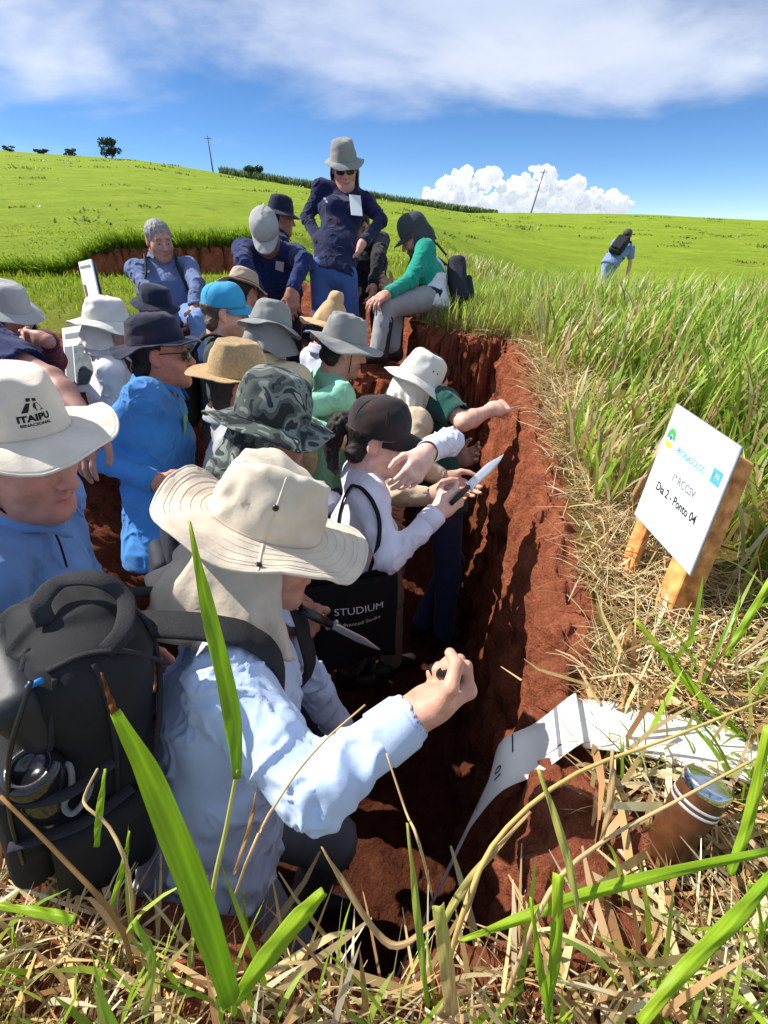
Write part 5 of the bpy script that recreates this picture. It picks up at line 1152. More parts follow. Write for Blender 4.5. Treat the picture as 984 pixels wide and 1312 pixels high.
# ---------------------------------------------------------------- the sign
def sign():
    k = .94; A = P(868, 517, 1.42 * k); B = P(952, 573, 1.20 * k); C = P(885, 738, 1.25 * k); D = A + C - B
    ex = nrm(B - A); nn = nrm(np.cross(C - B, ex)); 
    if nn[0] > 0: nn = -nn
    D = A + (C - B); cen = (A + C) / 2; base = V(cen[0], cen[1], float(H(cen[0], cen[1])))
    t = thing('sign', base, 'white notice board on wooden stakes in the grass', 'sign')
    g = lambda u, v, off=0: A + (B - A) * u + (D - A) * v + nn * off
    G = np.array([[g(u, v) for u in np.linspace(0, 1, 9)] for v in np.linspace(0, 1, 9)]); v, f = sheet(G, .005); bd = obj('board', v, f, M_GREYED, t, False)
    G = np.array([[g(u, v, .0036) for u in np.linspace(.008, .992, 9)] for v in np.linspace(.006, .994, 9)]); v, f = sheet(G, .0012); obj('paper', v, f, M_PAPER, t, False)
    W_ = np.linalg.norm(B - A); Hh = np.linalg.norm(D - A); mp = lambda u, v: g(u / W_, v / Hh, .0050)
    T = lambda txt, sz, uc, vc, m, b=0.0, sx=1.0: lettering('lettering', txt, sz, lambda u, v: mp(uc * W_ + u * sx, vc * Hh - v), m, bd, b)
    T('PRONASOLOS', .0235, .48, .335, M_TEALINK, .0004, .74); T('1ª RCCSV', .028, .52, .535, M_INKG, .0006, .82); T('Dia 2 - Ponto 04', .031, .50, .685, M_INK, .0007, .80)
    poly2('logo', [[mp2 for mp2 in [(W_ * .80, Hh * .235), (W_ * .93, Hh * .235), (W_ * .93, Hh * .345), (W_ * .80, Hh * .345)]]], lambda u, v: mp(u, v), M_TEALINK, bd)
    T('PR', .026, .865, .32, M_PAPER, .0006, .8)
    ring = lambda cx, cy, r0, r1, a0, a1: [(cx + math.cos(a) * r1, cy + math.sin(a) * r1 * 1.3) for a in np.linspace(a0, a1, 9)] + [(cx + math.cos(a) * r0, cy + math.sin(a) * r0 * 1.3) for a in np.linspace(a1, a0, 9)]
    cx, cy = W_ * .115, Hh * .275
    poly2('logo', [ring(cx, cy - .006, .006, .017, math.pi * .9, math.pi * 2.1)], mp, M_GREENINK, bd); poly2('logo', [ring(cx, cy, .006, .018, math.pi * .2, math.pi * .85)], mp, M_YELINK, bd); poly2('logo', [ring(cx, cy - .004, 0.0005, .005, 0, 6.28)], mp, M_BLUEINK, bd)
    dn = nrm(D - A)
    for u, wd, dp, ext, nm in ((.12, .048, .022, .20, 'stake'), (.80, .060, .072, .13, 'stake')):
        p0 = g(u, .10, -(dp / 2 + .004)); p1_ = g(u, 1.0, -(dp / 2 + .004)) + dn * ext; Ms = np.stack([ex, nn, -dn], 1); L_ = np.linalg.norm(p1_ - p0)
        MB().box((p0 + p1_) / 2, (wd, dp, L_), Ms, .003).build(nm, M_WOOD, t, False)
M_PAPER = mat('white_paper', lin(226, 231, 234), .5, .04, 9, .2, 12, dust=.10); M_GREYED = mat('board_edge', lin(150, 154, 160), .6, .05); M_TEALINK = mat('teal_print', lin(70, 160, 180), .6); M_GREENINK = mat('green_print', lin(60, 160, 70), .6); M_YELINK = mat('yellow_print', lin(232, 176, 60), .6); M_BLUEINK = mat('blue_print', lin(40, 110, 180), .6)
sign()
# ---------------------------------------------------------------- white depth tape and its stake
def onground(px, py):
    d = P(px, py, 1.0) - P(px, py, 0.0); o = P(px, py, 0.0); t = .2
    while t < 3:
        q = o + d * t
        if q[2] < float(H(q[0], q[1])): return q
        t += .01
    return o + d * .9
def tape():
    q = []
    for px, py in ((1000, 1006), (930, 984), (860, 966), (790, 950), (740, 944)):
        a = onground(px, py); q.append(a + V(0, 0, .045))
    e = q[-1]; ye = e[1]; xw = float(xr(ye))
    path = spline(q + [V(xw + .035, ye + .0, float(H(xw + .03, ye)) + .055), V(xw - .03, ye - .004, .035), V(xw - .10, ye - .016, -.005)] + [V(xw - .125 - .20 * s_, ye - .03 - .07 * s_, -.06 - .85 * s_) for s_ in np.linspace(.04, 1, 10)], 70); wide = .115
    sdf_ = lambda p_: nrm(V(.20, .98, 0) * sstep(p_[2], -.12, .02) + V(.50, .87, 0) * (1 - sstep(p_[2], -.12, .02))); G = [[p_ + sdf_(p_) * wide * w for w in np.linspace(-.5, .5, 5)] for i, p_ in enumerate(path)]
    G = np.array(G); v, f = sheet(G, .0012); t = thing('measuring_tape', path[34], 'wide white depth tape folded over the pit edge', 'tape'); obj('band', v, f, M_TAPE, t)
    L_ = np.concatenate([[0], np.cumsum(np.linalg.norm(np.diff(path, axis=0), axis=1))])
    def mp(u, w, off=.0022):
        i = np.clip(np.interp(u, L_, np.arange(len(L_))), 0, len(L_) - 1.001); a = int(i); fr = i - a; ww = np.clip((w / wide + .5) * 4, 0, 3.999); b = int(ww); fb_ = ww - b
        p_ = (G[a, b] * (1 - fr) + G[a + 1, b] * fr) * (1 - fb_) + (G[a, b + 1] * (1 - fr) + G[a + 1, b + 1] * fr) * fb_; d1 = G[a + 1, b] - G[a, b]; d2 = G[a, b + 1] - G[a, b]; n_ = nrm(np.cross(d2, d1))
        if n_ @ (V(0, 0, CAM_H) - p_) < 0: n_ = -n_
        return p_ + n_ * off
    s0 = float(L_[len(q) and int(np.argmax(path[:, 2] < .045))]) if (path[:, 2] < .045).any() else L_[-1] * .5
    bars = [(s0 - .055, s0 - .045)]
    poly2('graduation', [[(a, -wide * .48), (b, -wide * .48), (b, wide * .48), (a, wide * .48)] for a, b in bars], mp, M_INKG, t)
    kk = s0 + .06; n_ = 1
    while kk < L_[-1] - .04:
        poly2('graduation', [[(kk, wide * .1), (kk + .003, wide * .1), (kk + .003, wide * .48), (kk, wide * .48)]], mp, M_INK, t)
        lettering('numeral', str(n_ * 10), .030, lambda u, w: mp(kk + .03 + w * 1, -.012 + u), M_INK, t, .0002); kk += .1; n_ += 1
M_TAPE = mat('white_band', lin(232, 229, 220), .6, .06, 12, .15, 40)
tape()
M_CHROME = mat('polished_cap', lin(205, 212, 220), .16, .04, 60, metallic=1.0)
def stake_cap():
    b = P(852, 1088, .82); tp = P(909, 1000, .785); ax = nrm(tp - b); b = b - ax * .10; Mq = frame(ax, (1, 0, 0)); L_ = float(np.linalg.norm(tp - b))
    t = thing('peg', b, 'brown wooden peg with shiny metal cap beside the white tape', 'peg')
    def lt(prof, nm, m): G = lathe(prof, 32)[..., [0, 2, 1]]; obj(nm, G.reshape(-1, 3) @ Mq.T + b, grid_faces(len(prof), 32, True), m, t)
    r = .034
    lt([(.0005, 0), (r * .95, 0), (r * .95, L_ * .70), (r, L_ * .72), (r, L_ - .016)], 'shaft', M_DWOOD)
    lt([(r * 1.02, L_ - .05), (r * 1.05, L_ - .049), (r * 1.05, L_ - .046), (r * 1.02, L_ - .045)], 'ring', M_STEEL); lt([(r * 1.02, L_ - .040), (r * 1.05, L_ - .039), (r * 1.05, L_ - .036), (r * 1.02, L_ - .035)], 'ring', M_STEEL)
    lt([(r * 1.03, L_ - .017), (r * 1.06, L_ - .012), (r * 1.04, L_ - .003), (r * .95, L_), (r * .80, L_ + .0005), (r * .4, L_ + .004), (.0005, L_ + .006)], 'cap', M_CHROME)
stake_cap()
# ---------------------------------------------------------------- poster boards by the cream hat
def poster(label, A, B, C, pics, grp='poster boards'):
    """corners: top left, top right, bottom right"""
    D = A + C - B; n_ = nrm(np.cross(B - A, D - A)); 
    if n_ @ (V(0, 0, CAM_H) - A) < 0: n_ = -n_
    t = thing('poster_board', (C + D) / 2, label, 'poster', grp); g = lambda u, v, o=0: A + (B - A) * u + (D - A) * v + n_ * o
    G = np.array([[g(u, v) for u in np.linspace(0, 1, 4)] for v in np.linspace(0, 1, 4)]); v, f = sheet(G, .008); bd = obj('panel', v, f, M_PAPER, t, False)
    for (u0, v0, u1, v1, m) in pics: poly2('printed_picture', [[(u0, v0), (u1, v0), (u1, v1), (u0, v1)]], lambda u, v: g(u, v, .0055), m, bd)
    for u in (.1, .9): MB().tube([g(u, .05, -.02), g(u, 1.25, -.02)], .008, 6).build('leg', M_BLACKPL, t)
M_PIC = mat('printed_photo', lin(90, 104, 110), .6, .5, 20); M_PIC2 = mat('printed_photo_red', lin(130, 70, 56), .6, .5, 24)
poster('upright white poster board seen edge on', P(101, 336, 3.55), P(117, 332, 3.25), P(131, 396, 3.2), [(.08, .1, .9, .16, M_INKG), (.05, .5, .25, .8, M_PIC2)])
poster('white poster with dark picture left of the cream hat', P(80, 421, 3.0), P(124, 414, 2.9), P(132, 500, 2.82), [(.08, .1, .9, .18, M_INKG), (.3, .3, .95, .9, M_PIC), (.04, .3, .26, .9, M_INKG)])
print('props', round(time.time() - T0, 1))
# ---------------------------------------------------------------- grass
M_GRASS = mat('grass_blade', (1, 1, 1), .42, .10, 8, attr=True, trans=.5, spec=.5)
M_LEAF = mat('broad_leaf', (1, 1, 1), .45, .14, 14, .2, 60, attr=True, trans=.5, spec=.35)
M_STRAWS = mat('dry_straw', (1, 1, 1), .8, .18, 30, attr=True, trans=.15, spec=.15)
def blades(root, az, th0, bend, ln, wd, cb, ct, nseg=4, roll=None, tipw=0.0, kink=None):
    """ribbons: root (N,3), heading az, start tilt th0, total bend, length, width, colours at base and tip"""
    N_ = len(root); d = np.stack([np.cos(az), np.sin(az), 0 * az], 1); sd = np.stack([-np.sin(az), np.cos(az), 0 * az], 1)
    if roll is not None: sd = sd * np.cos(roll)[:, None] + V(0, 0, 1) * np.sin(roll)[:, None]
    p = np.array(root, float); vs_, cs_ = [], []
    for i in range(nseg + 1):
        t = i / nseg; th = th0 + bend * t ** 1.4
        if kink is not None: th = th + kink * (t > .5)
        w = wd * np.clip((.55 + 1.1 * t) * (1 - t) ** .75 * 1.25, tipw, 1) if i < nseg else wd * max(tipw, .02)
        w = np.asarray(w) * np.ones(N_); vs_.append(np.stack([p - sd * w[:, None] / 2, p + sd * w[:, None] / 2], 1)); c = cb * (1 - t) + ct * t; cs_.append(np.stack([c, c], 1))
        st = ln / nseg; p = p + d * (np.sin(th) * st)[:, None] + V(0, 0, 1) * (np.cos(th) * st)[:, None]
    v = np.stack(vs_, 1).reshape(-1, 3); c = np.stack(cs_, 1).reshape(-1, 3); k = 2 * (nseg + 1)
    f = np.concatenate([np.arange(N_)[:, None] * k + np.array([[2 * i, 2 * i + 1, 2 * i + 3, 2 * i + 2]]) for i in range(nseg)]); return v, f, c
def pick(rng, n, cols, jit=.18):
    c = np.array([lin(q) for q in cols])[rng.integers(0, len(cols), n)]; return np.clip(c * (1 + rng.normal(size=(n, 1)) * jit) * (1 + rng.normal(size=(n, 3)) * .05), .005, .9)
GREENS = [(146, 186, 48), (170, 204, 62), (122, 168, 42), (186, 208, 84), (158, 194, 56), (196, 208, 104)]; PALE = [(206, 198, 128), (214, 200, 140), (192, 200, 104)]; DRY = [(226, 202, 152), (206, 174, 120), (236, 220, 182), (178, 138, 92), (220, 190, 136)]
def join(parts):
    V_, F_, C_ = [], [], []; n = 0
    for v, f, c in parts: V_.append(v); F_.append(f + n); C_.append(c); n += len(v)
    return np.concatenate(V_), np.concatenate(F_), np.concatenate(C_)
def scatter(rng, n, x0, x1, y0, y1, keep, pw=1.0):
    x = rng.uniform(x0, x1, n); y = y0 + (y1 - y0) * rng.uniform(0, 1, n) ** pw; k = keep(x, y); return x[k], y[k]
def clump(x, y, sc=3.0, s_=0.0): return noise3(np.stack([x * sc, y * sc, x * 0 + s_], -1))
def out_right(m): return lambda x, y: (x > xr(y) + m) & (np.abs(x) < 1.0 * y + .75)
SGN = [P(868, 517, 1.33), P(885, 760, 1.2)]
TAPE = np.array(sorted([tuple(onground(px, py)[:2]) for px, py in ((1000, 1006), (930, 984), (860, 966), (790, 950), (740, 944), (700, 938))]))
def build_grass():
    rng = np.random.default_rng(21)
    # tall meadow on the right, in clumps
    parts = []
    for (y0, y1, n, hs, ws) in ((.75, 2.0, 11000, .98, 1.75), (1.7, 3.6, 15000, 1.05, 1.65), (3.3, 6.2, 19000, .68, 1.5), (5.8, 9, 10000, .5, 1.9)):
        x, y = scatter(rng, n, .3, 6.5 if y1 > 3 else 3.4, y0, y1, lambda x, y: out_right(.10)(x, y) & (x > xr(y) + .05 + .10 * clump(x, y, 2.2, 5) + (.10 * (y < 2.0) + .16 * (y < 1.25)) * (rng.uniform(size=len(x)) < .85)) & (clump(x, y, 3.4) + rng.normal(size=len(x)) * .35 > -.25))
        # keep the view to the board open
        m = ~((np.abs(x - .78) < .24) & (y < 1.40) & (y > .6)); x, y = x[m], y[m]; n_ = len(x)
        z = H(x, y); rim = np.clip((x - xr(y)) / .9, .25, 1); cl = clump(x, y, 2.2, 9)
        L_ = (rng.uniform(.20, .44, n_) * hs * (.55 + .45 * rim) * (1 + .3 * cl)); az = rng.uniform(0, 2 * math.pi, n_) ; az = np.where(rng.uniform(size=n_) < .45, rng.normal(.5, .9, n_), az)
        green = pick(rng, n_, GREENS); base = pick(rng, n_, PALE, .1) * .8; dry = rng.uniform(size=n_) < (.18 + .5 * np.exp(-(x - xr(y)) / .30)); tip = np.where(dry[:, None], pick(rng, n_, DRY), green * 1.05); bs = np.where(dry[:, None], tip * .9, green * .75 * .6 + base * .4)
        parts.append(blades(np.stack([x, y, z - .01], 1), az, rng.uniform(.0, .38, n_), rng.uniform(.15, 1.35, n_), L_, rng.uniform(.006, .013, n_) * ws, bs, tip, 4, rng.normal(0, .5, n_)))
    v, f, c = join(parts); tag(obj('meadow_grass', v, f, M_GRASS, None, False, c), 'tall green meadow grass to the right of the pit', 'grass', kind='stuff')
    # grass tuft over the far end of the pit
    parts = []
    x, y = scatter(rng, 9000, .18, 1.6, 3.2, 4.6, lambda x, y: pit_frac(x, y) < .02); n_ = len(x); ed = np.exp(-np.abs(y - 3.5) * 1.5)
    parts.append(blades(np.stack([x, y, H(x, y) - .01], 1), rng.uniform(0, 6.3, n_), rng.uniform(0, .4, n_), rng.uniform(.1, 1.2, n_), rng.uniform(.10, .26, n_) * (1 + .3 * clump(x, y, 3)), rng.uniform(.005, .011, n_), pick(rng, n_, PALE), pick(rng, n_, GREENS + PALE[2:]), 4, rng.normal(0, .5, n_)))
    v, f, c = join(parts); tag(obj('rim_grass', v, f, M_GRASS, None, False, c), 'bright green grass tufts over the far end of the pit', 'grass', kind='stuff')
    # straw lying along the rim
    parts = []
    def straw(n, keep, x0, x1, y0, y1, lmin, lmax, w0, w1, zup, cols=DRY, pw=1.0):
        x, y = scatter(rng, n, x0, x1, y0, y1, keep, pw); n_ = len(x); L_ = rng.uniform(lmin, lmax, n_); cc = pick(rng, n_, cols)
        parts.append(blades(np.stack([x, y, H(x, y) + rng.uniform(.0, zup, n_)], 1), rng.uniform(0, 2 * math.pi, n_), rng.uniform(.9, 1.5, n_), rng.uniform(-.2, .7, n_), L_, rng.uniform(w0, w1, n_), cc * .9, cc, 4, rng.normal(0, .8, n_), .25, rng.normal(0, .35, n_)))
    dist = lambda x, y: x - xr(y)
    straw(15000, lambda x, y: (dist(x, y) > .0) & (dist(x, y) < .42 + .15 * clump(x, y, 4)) & (rng.uniform(size=len(x)) < np.clip((dist(x, y) - .05 - .05 * clump(x, y, 7, 2)) / .07, .03, 1)) , .3, 1.5, .66, 2.1, .05, .16, .0018, .0045, .035)
    straw(15000, lambda x, y: (dist(x, y) > .03) & (dist(x, y) < .34) & (rng.uniform(size=len(x)) < np.clip((dist(x, y) - .03) / .07, .05, 1)), .5, 1.4, 1.9, 3.6, .06, .18, .002, .005, .05)
    straw(5000, lambda x, y: (dist(x, y) > .08) & (((x - .33) ** 2 + (y - .47) ** 2 > .045) | (rng.uniform(size=len(x)) < .2)), .25, 1.4, .20, .8, .05, .16, .002, .006, .02)
    straw(5500, lambda x, y: (y < yn(x) - .02) & (y > .10), -1.0, .45, .08, .8, .05, .15, .002, .007, .03)
    straw(1500, lambda x, y: (y > 3.3) & (pit_frac(x, y) < .05), .15, 1.2, 3.2, 3.8, .06, .2, .003, .006, .05)
    straw(6000, lambda x, y: x > -9, -1.3, 1.5, -.7, .16, .05, .16, .002, .006, .03)
    straw(400, lambda x, y: x > -9, -1.3, 1.5, -.7, .16, .06, .20, .008, .018, .03)
    straw(700, lambda x, y: (y < yn(x) + .0) & (y > .10), -1.0, .45, .08, .8, .06, .20, .008, .018, .03)
    straw(520, lambda x, y: (dist(x, y) > .06), .25, 1.3, .22, .75, .06, .22, .008, .018, .03)
    straw(300, lambda x, y: (dist(x, y) > .05) & (dist(x, y) < .4), .3, 1.5, .7, 1.6, .06, .16, .006, .012, .04)
    v, f, c = join(parts); fm = v[f].mean(1); k_ = ~((fm[:, 0] > .30) & (fm[:, 0] < 1.2) & (np.abs(fm[:, 1] - np.interp(fm[:, 0], TAPE[:, 0], TAPE[:, 1])) < .05) & (rng.uniform(size=len(f)) < .95)); f = f[k_]; tag(obj('dry_straw', v, f, M_STRAWS, None, False, c), 'dry tan straw and cut grass littering the pit edge', 'straw', kind='stuff')
    # hanging roots and fallen straw on the upper wall
    # short lawn left and behind
    parts = []
    x = rng.uniform(-4.2, -1.0, 5200); y = 6.2 + .30 * (x + 2.4) + .06 * np.sin(x * 4.1) + rng.uniform(.02, .26, 5200); n_ = 5200; cc = pick(rng, n_, [(118, 150, 36), (142, 166, 44), (96, 126, 30)], .16)
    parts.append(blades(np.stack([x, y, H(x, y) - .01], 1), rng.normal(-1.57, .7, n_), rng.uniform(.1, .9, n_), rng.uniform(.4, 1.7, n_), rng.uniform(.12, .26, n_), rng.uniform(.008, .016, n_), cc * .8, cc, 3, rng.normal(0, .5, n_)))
    for (y0, y1, n, h0, h1, w_) in ((3.4, 7.5, 36000, .025, .07, .012), (7, 14, 22000, .02, .045, .03)):
        x, y = scatter(rng, n, -1.0 * y1, .95 * y1, y0, y1, lambda x, y: (pit_frac(x, y) < .01) & (np.abs(x) < .85 * y + .4) & (clump(x, y, 1.6, 3) + rng.normal(size=len(x)) * .6 > -.25)); 
        e = .04; sl = np.hypot(H(x + e, y) - H(x - e, y), H(x, y + e) - H(x, y - e)) / (2 * e); k = sl < .7; x, y = x[k], y[k]; n_ = len(x); cl = clump(x, y, .9, 6)
        cc = pick(rng, n_, [(142, 166, 24), (164, 180, 36), (120, 148, 20), (176, 180, 50), (150, 170, 28)], .16)
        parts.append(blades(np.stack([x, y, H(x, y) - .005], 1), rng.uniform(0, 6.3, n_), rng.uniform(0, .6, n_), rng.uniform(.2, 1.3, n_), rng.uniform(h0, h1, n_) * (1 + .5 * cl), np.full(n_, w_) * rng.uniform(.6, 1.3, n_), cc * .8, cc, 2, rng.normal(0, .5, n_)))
    m_ = 140; cy = rng.uniform(14, 130, m_) ** 1.0; cx = rng.uniform(-.75, .75, m_) * cy
    for i in range(m_):
        n_ = 26; sz = rng.uniform(.25, .7) * (.5 + cy[i] / 80); x = cx[i] + rng.normal(size=n_) * sz; y = cy[i] + rng.normal(size=n_) * sz; cc = pick(rng, n_, [(86, 108, 34), (110, 128, 44), (126, 134, 58)], .15)
        parts.append(blades(np.stack([x, y, H(x, y) - .03], 1), rng.uniform(0, 6.3, n_), rng.uniform(.5, 1.3, n_), rng.uniform(.1, .5, n_), rng.uniform(.25, .5, n_) * sz, np.full(n_, .22 * sz), cc * .8, cc, 2))
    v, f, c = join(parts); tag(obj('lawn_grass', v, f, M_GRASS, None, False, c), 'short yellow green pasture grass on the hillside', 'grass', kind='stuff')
    # crop rows on the crest
    px = rng.uniform(285, 640, 5200); yy = rng.uniform(YH - 10, YH - 1, 5200); x = (px - 492) / FPX / 1.185 * yy; hgt = np.interp(px, [285, 400, 600, 640], [1.8, 1.9, 1.7, .8])
    cc = pick(rng, 5200, [(84, 108, 60), (70, 94, 50), (108, 126, 76)], .2)
    v, f, c = blades(np.stack([x, yy, ground(x, yy) - .1], 1), rng.uniform(0, 6.3, 5200), rng.uniform(0, .3, 5200), rng.uniform(.3, 1.2, 5200), hgt * rng.uniform(.6, 1.15, 5200), np.full(5200, .30), cc, cc * 1.2, 3); tag(obj('crop_rows', v, f, M_GRASS, None, False, c), 'rows of tall crop along the hill crest', 'crop', kind='stuff')
    # foreground tufts at the camera's feet
    parts = []
    def tuft(n, keep, x0, x1, y0, y1, l0, l1, w0, w1, cols, th=.5, dryp=.3):
        x, y = scatter(rng, n, x0, x1, y0, y1, keep); n_ = len(x); cc = np.where((rng.uniform(size=n_) < dryp)[:, None], pick(rng, n_, DRY), pick(rng, n_, cols))
        parts.append(blades(np.stack([x, y, H(x, y) - .01], 1), rng.uniform(0, 6.3, n_), rng.uniform(0, th, n_), rng.uniform(.2, 1.3, n_), rng.uniform(l0, l1, n_), rng.uniform(w0, w1, n_), cc * .85, cc, 6, rng.normal(0, .5, n_)))
    tuft(620, lambda x, y: (y < yn(x) - .005), -.9, .30, .12, .7, .06, .21, .004, .011, GREENS, .6, .55)
    tuft(420, lambda x, y: dist(x, y) > .10, .3, 1.1, .18, .62, .08, .24, .006, .013, GREENS, .7, .35)
    tuft(340, lambda x, y: (x > .62) & (y > .5) & ~((x > .55) & (x < .86) & (y > .80) & (y < 1.3)), .55, 1.4, .5, 1.05, .12, .32, .007, .014, GREENS, .6, .25)
    tuft(170, lambda x, y: (y < yn(x) - .04), -.7, .6, .10, .30, .12, .27, .006, .013, GREENS, .4, .25)
    tuft(500, lambda x, y: x > -9, -1.3, 1.5, -.7, .14, .06, .16, .005, .011, GREENS, .6, .4)
    tuft(160, lambda x, y: (x > .92 ), .9, 1.6, .75, 1.4, .2, .42, .008, .015, GREENS, .5, .2)
    v, f, c = join(parts); fm = v[f].mean(1); f = f[np.hypot(fm[:, 0] - .48, fm[:, 1] - .44) > .10]; tag(obj('foreground_grass', v, f, M_GRASS, None, False, c), 'mixed green and dry grass on the near pit edge', 'grass', kind='stuff')
build_grass()
# ---------------------------------------------------------------- single large blades and stems close to the camera
def leaf(name, pts, widths, m, parent, side=None, fold=.25, cb=(1, 1, 1), ct=(1, 1, 1), n=22):
    q = spline(pts, n); w = np.interp(np.linspace(0, 1, n), np.linspace(0, 1, len(widths)), widths); tg = np.gradient(q, axis=0); G = []; view = V(0, 0, CAM_H)
    for i in range(n):
        t_ = nrm(tg[i]); s_ = nrm(np.cross(t_, nrm(q[i] - view))) if side is None else nrm(np.asarray(side) - t_ * (np.asarray(side) @ t_)); 
        if side is None: s_ = nrm(s_ + .35 * np.cross(t_, s_)) 
        n_ = np.cross(s_, t_); G.append([q[i] + s_ * w[i] * a + n_ * w[i] * fold * (abs(a) * 2 - .5) + n_ * .0012 * math.sin(i * .9 + a * 5) for a in np.linspace(-.5, .5, 13)])
    v, f = sheet(np.array(G), .0007); t = np.repeat(np.linspace(0, 1, n), 13)[:, None]; c = (1 - t) * np.array(cb) + t * np.array(ct); jit = (np.tile([.9, 1.08, .92, 1.06, .94, 1.06, 1.22, 1.04, .92, 1.08, .92, 1.06, .88], n) * (1 + .16 * noise3(np.stack([np.tile(np.arange(13) * .5, n), np.repeat(np.arange(n) * .45, 13), np.full(13 * n, pts[0][0] * 40)], 1))))[:, None]
    return obj(name, v, f, m, parent, True, np.vstack([c * jit, c * jit]))
LG = np.array(lin(186, 214, 52)); LG2 = np.array(lin(156, 196, 44)); DR = np.array(lin(222, 192, 138)); DR2 = np.array(lin(190, 150, 96)); BR = np.array(lin(150, 92, 50)); YG = np.array(lin(206, 206, 110))
def shoot(label, stem, leaves, sw=.004, sc=DR):
    b = stem[0]; t = thing('grass_shoot', b, label, 'grass', 'single grass shoots near the camera'); v, f = tube_mesh(spline(stem, 16), np.linspace(sw, sw * .55, 16) * .68, 7); obj('stem', v, f, M_STRAWS, t, True, np.ones((len(v), 3)) * sc)
    for pts, wd, cb, ct in leaves: leaf('leaf', pts, [q * .66 for q in wd], M_LEAF, t, None, .22, cb, ct)
def onground(px, py): 
    d = P(px, py, 1.0) - P(px, py, 0.0); o = P(px, py, 0.0); t = .2
    while t < 3:
        q = o + d * t
        if q[2] < float(H(q[0], q[1])): return q
        t += .01
    return o + d * .9
def PP(*l): return [P(*q) for q in l]
shoot('tall green blade on a stem in front of the nearest man', [onground(268, 1235)] + PP((272, 1150, .50), (290, 1060, .46), (304, 985, .44)), [(PP((304, 998, .44), (300, 930, .44), (282, 840, .43), (262, 760, .42), (243, 668, .41)), [.010, .024, .023, .017, .0015], LG2, LG)], .0042, YG)
shoot('broadest green blade rising from the bottom left', [onground(300, 1300)] + PP((300, 1290, .50), (297, 1270, .46)), [(PP((298, 1285, .45), (270, 1195, .43), (232, 1090, .41), (190, 990, .39), (148, 912, .37)), [.026, .037, .037, .028, .010], LG2, LG), (PP((148, 914, .37), (140, 892, .37), (130, 862, .365)), [.009, .005, .001], BR, BR), (PP((300, 1285, .46), (340, 1230, .46), (385, 1175, .46), (415, 1142, .46)), [.016, .028, .026, .012], LG2, LG)], .006, LG2)
shoot('pale green pair of blades low at the bottom centre', [onground(560, 1300)] + PP((575, 1270, .50), (566, 1180, .47)), [(PP((580, 1300, .47), (572, 1230, .46), (562, 1160, .45)), [.020, .022, .017], DR, YG), (PP((548, 1290, .47), (536, 1180, .46), (522, 1055, .45)), [.006, .012, .002], LG2, YG)], .005, DR)
shoot('green blade with cut tip right of the bottom centre', [onground(700, 1300)] + PP((705, 1290, .50), (708, 1250, .48)), [(PP((700, 1300, .47), (712, 1220, .46), (716, 1120, .45)), [.010, .017, .015], LG2, LG), (PP((706, 1310, .46), (692, 1240, .46), (680, 1150, .45)), [.008, .012, .002], LG2, LG)], .004, LG2)
shoot('long green blades arching in from the right edge', [onground(975, 1250)] + PP((975, 1180, .62), (960, 1130, .58)), [(PP((590, 1205, .60), (660, 1180, .60), (740, 1150, .60), (850, 1120, .60), (990, 1090, .62)), [.006, .018, .022, .02, .012], LG, LG2), (PP((820, 1312, .45), (880, 1240, .46), (940, 1180, .48), (992, 1120, .5)), [.014, .020, .022, .014], LG, LG2), (PP((935, 1120, .66), (960, 1050, .66), (985, 930, .66)), [.016, .022, .016], LG2, LG)], .004, LG2)
shoot('green blade across the foot of the white board', [onground(960, 960)] + PP((950, 940, .95), (930, 920, .95)), [(PP((815, 795, 1.04), (860, 850, 1.02), (920, 920, .98), (990, 985, .93)), [.010, .028, .030, .024], LG, LG2), (PP((930, 840, 1.05), (955, 800, 1.05), (990, 740, 1.05)), [.012, .026, .020], LG2, LG)], .004, LG2)
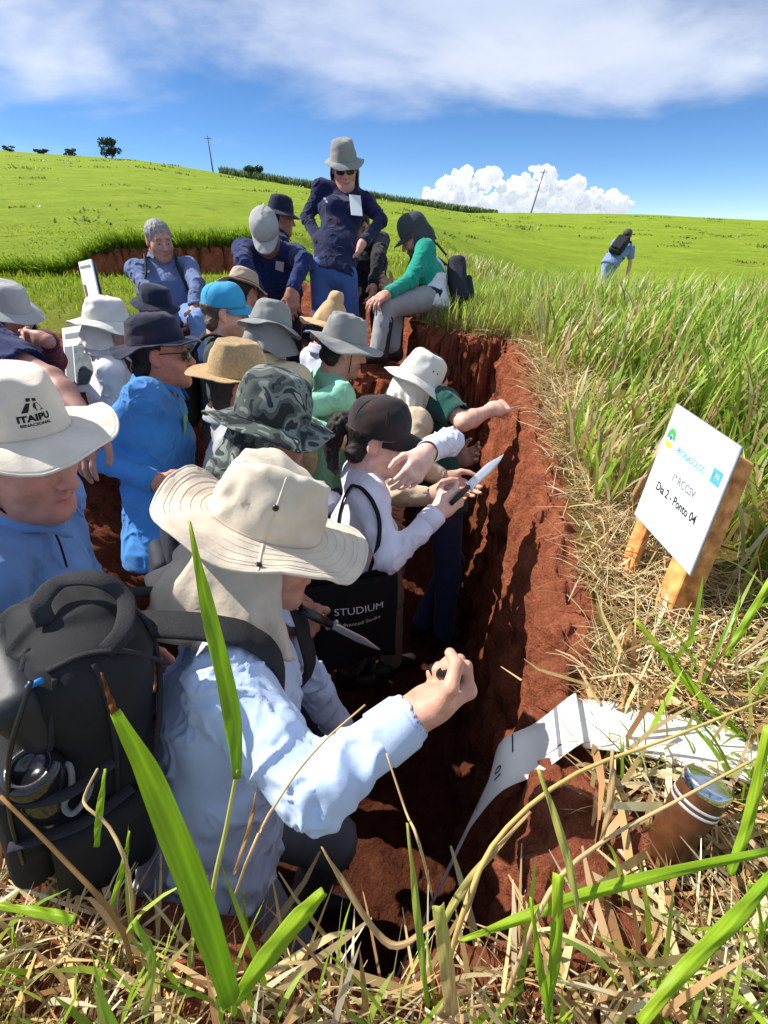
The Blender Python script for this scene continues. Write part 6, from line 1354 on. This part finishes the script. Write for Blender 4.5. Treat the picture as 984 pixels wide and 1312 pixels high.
shoot('long dry straw stem bending across the white tape', [onground(560, 1290)] + PP((600, 1150, .56), (650, 1060, .60), (740, 990, .66), (860, 945, .72), (990, 892, .80)), [(PP((560, 1200, .52), (600, 1130, .56), (680, 1040, .60)), [.010, .014, .004], YG, DR)], .0052, np.array(lin(226, 196, 120)))
shoot('dry straw stem forking at the lower right', [onground(640, 1300)] + PP((700, 1150, .58), (770, 1080, .62), (860, 1030, .64), (990, 960, .70)), [(PP((770, 1080, .62), (782, 1030, .62), (785, 960, .63)), [.006, .014, .006], DR, DR), (PP((745, 1180, .56), (722, 1080, .57), (690, 985, .58)), [.008, .016, .006], YG, YG)], .0048, DR)
shoot('thin dry stem crossing the sleeve of the nearest man', [onground(285, 1200)] + PP((310, 1120, .56), (360, 1020, .56), (410, 955, .57), (468, 903, .58)), [(PP((300, 1120, .54), (320, 1060, .54), (328, 1015, .54)), [.004, .008, .001], DR, DR2)], .0028, DR)
shoot('thin dry stem rising at the lower centre', [onground(560, 1180)] + PP((545, 1110, .52), (520, 1040, .52), (495, 965, .53)), [(PP((560, 1180, .50), (500, 1210, .5), (440, 1130, .5), (412, 1085, .5)), [.006, .010, .009, .001], DR, DR)], .0026, DR)
shoot('dry crooked stem below the backpack bottle', [onground(170, 1190)] + PP((165, 1120, .56), (140, 1060, .56), (112, 1035, .56), (108, 1020, .57), (125, 985, .57)), [(PP((124, 1085, .56), (128, 1040, .56), (135, 985, .57)), [.008, .013, .003], LG2, LG), (PP((140, 1170, .54), (158, 1110, .55), (166, 1065, .55)), [.006, .010, .002], LG2, LG)], .0035, DR)
shoot('brown dry blade leaning across the lower left corner', [onground(170, 1240)] + PP((150, 1180, .52), (80, 1100, .50), (0, 1020, .50)), [(PP((95, 1180, .50), (60, 1170, .50), (-5, 1160, .50)), [.014, .016, .008], LG2, LG), (PP((185, 1300, .48), (195, 1230, .48), (172, 1180, .48)), [.010, .012, .008], YG, LG2)], .0045, np.array(lin(170, 128, 80)))
rng = np.random.default_rng(77)
print('done', round(time.time() - T0, 1))
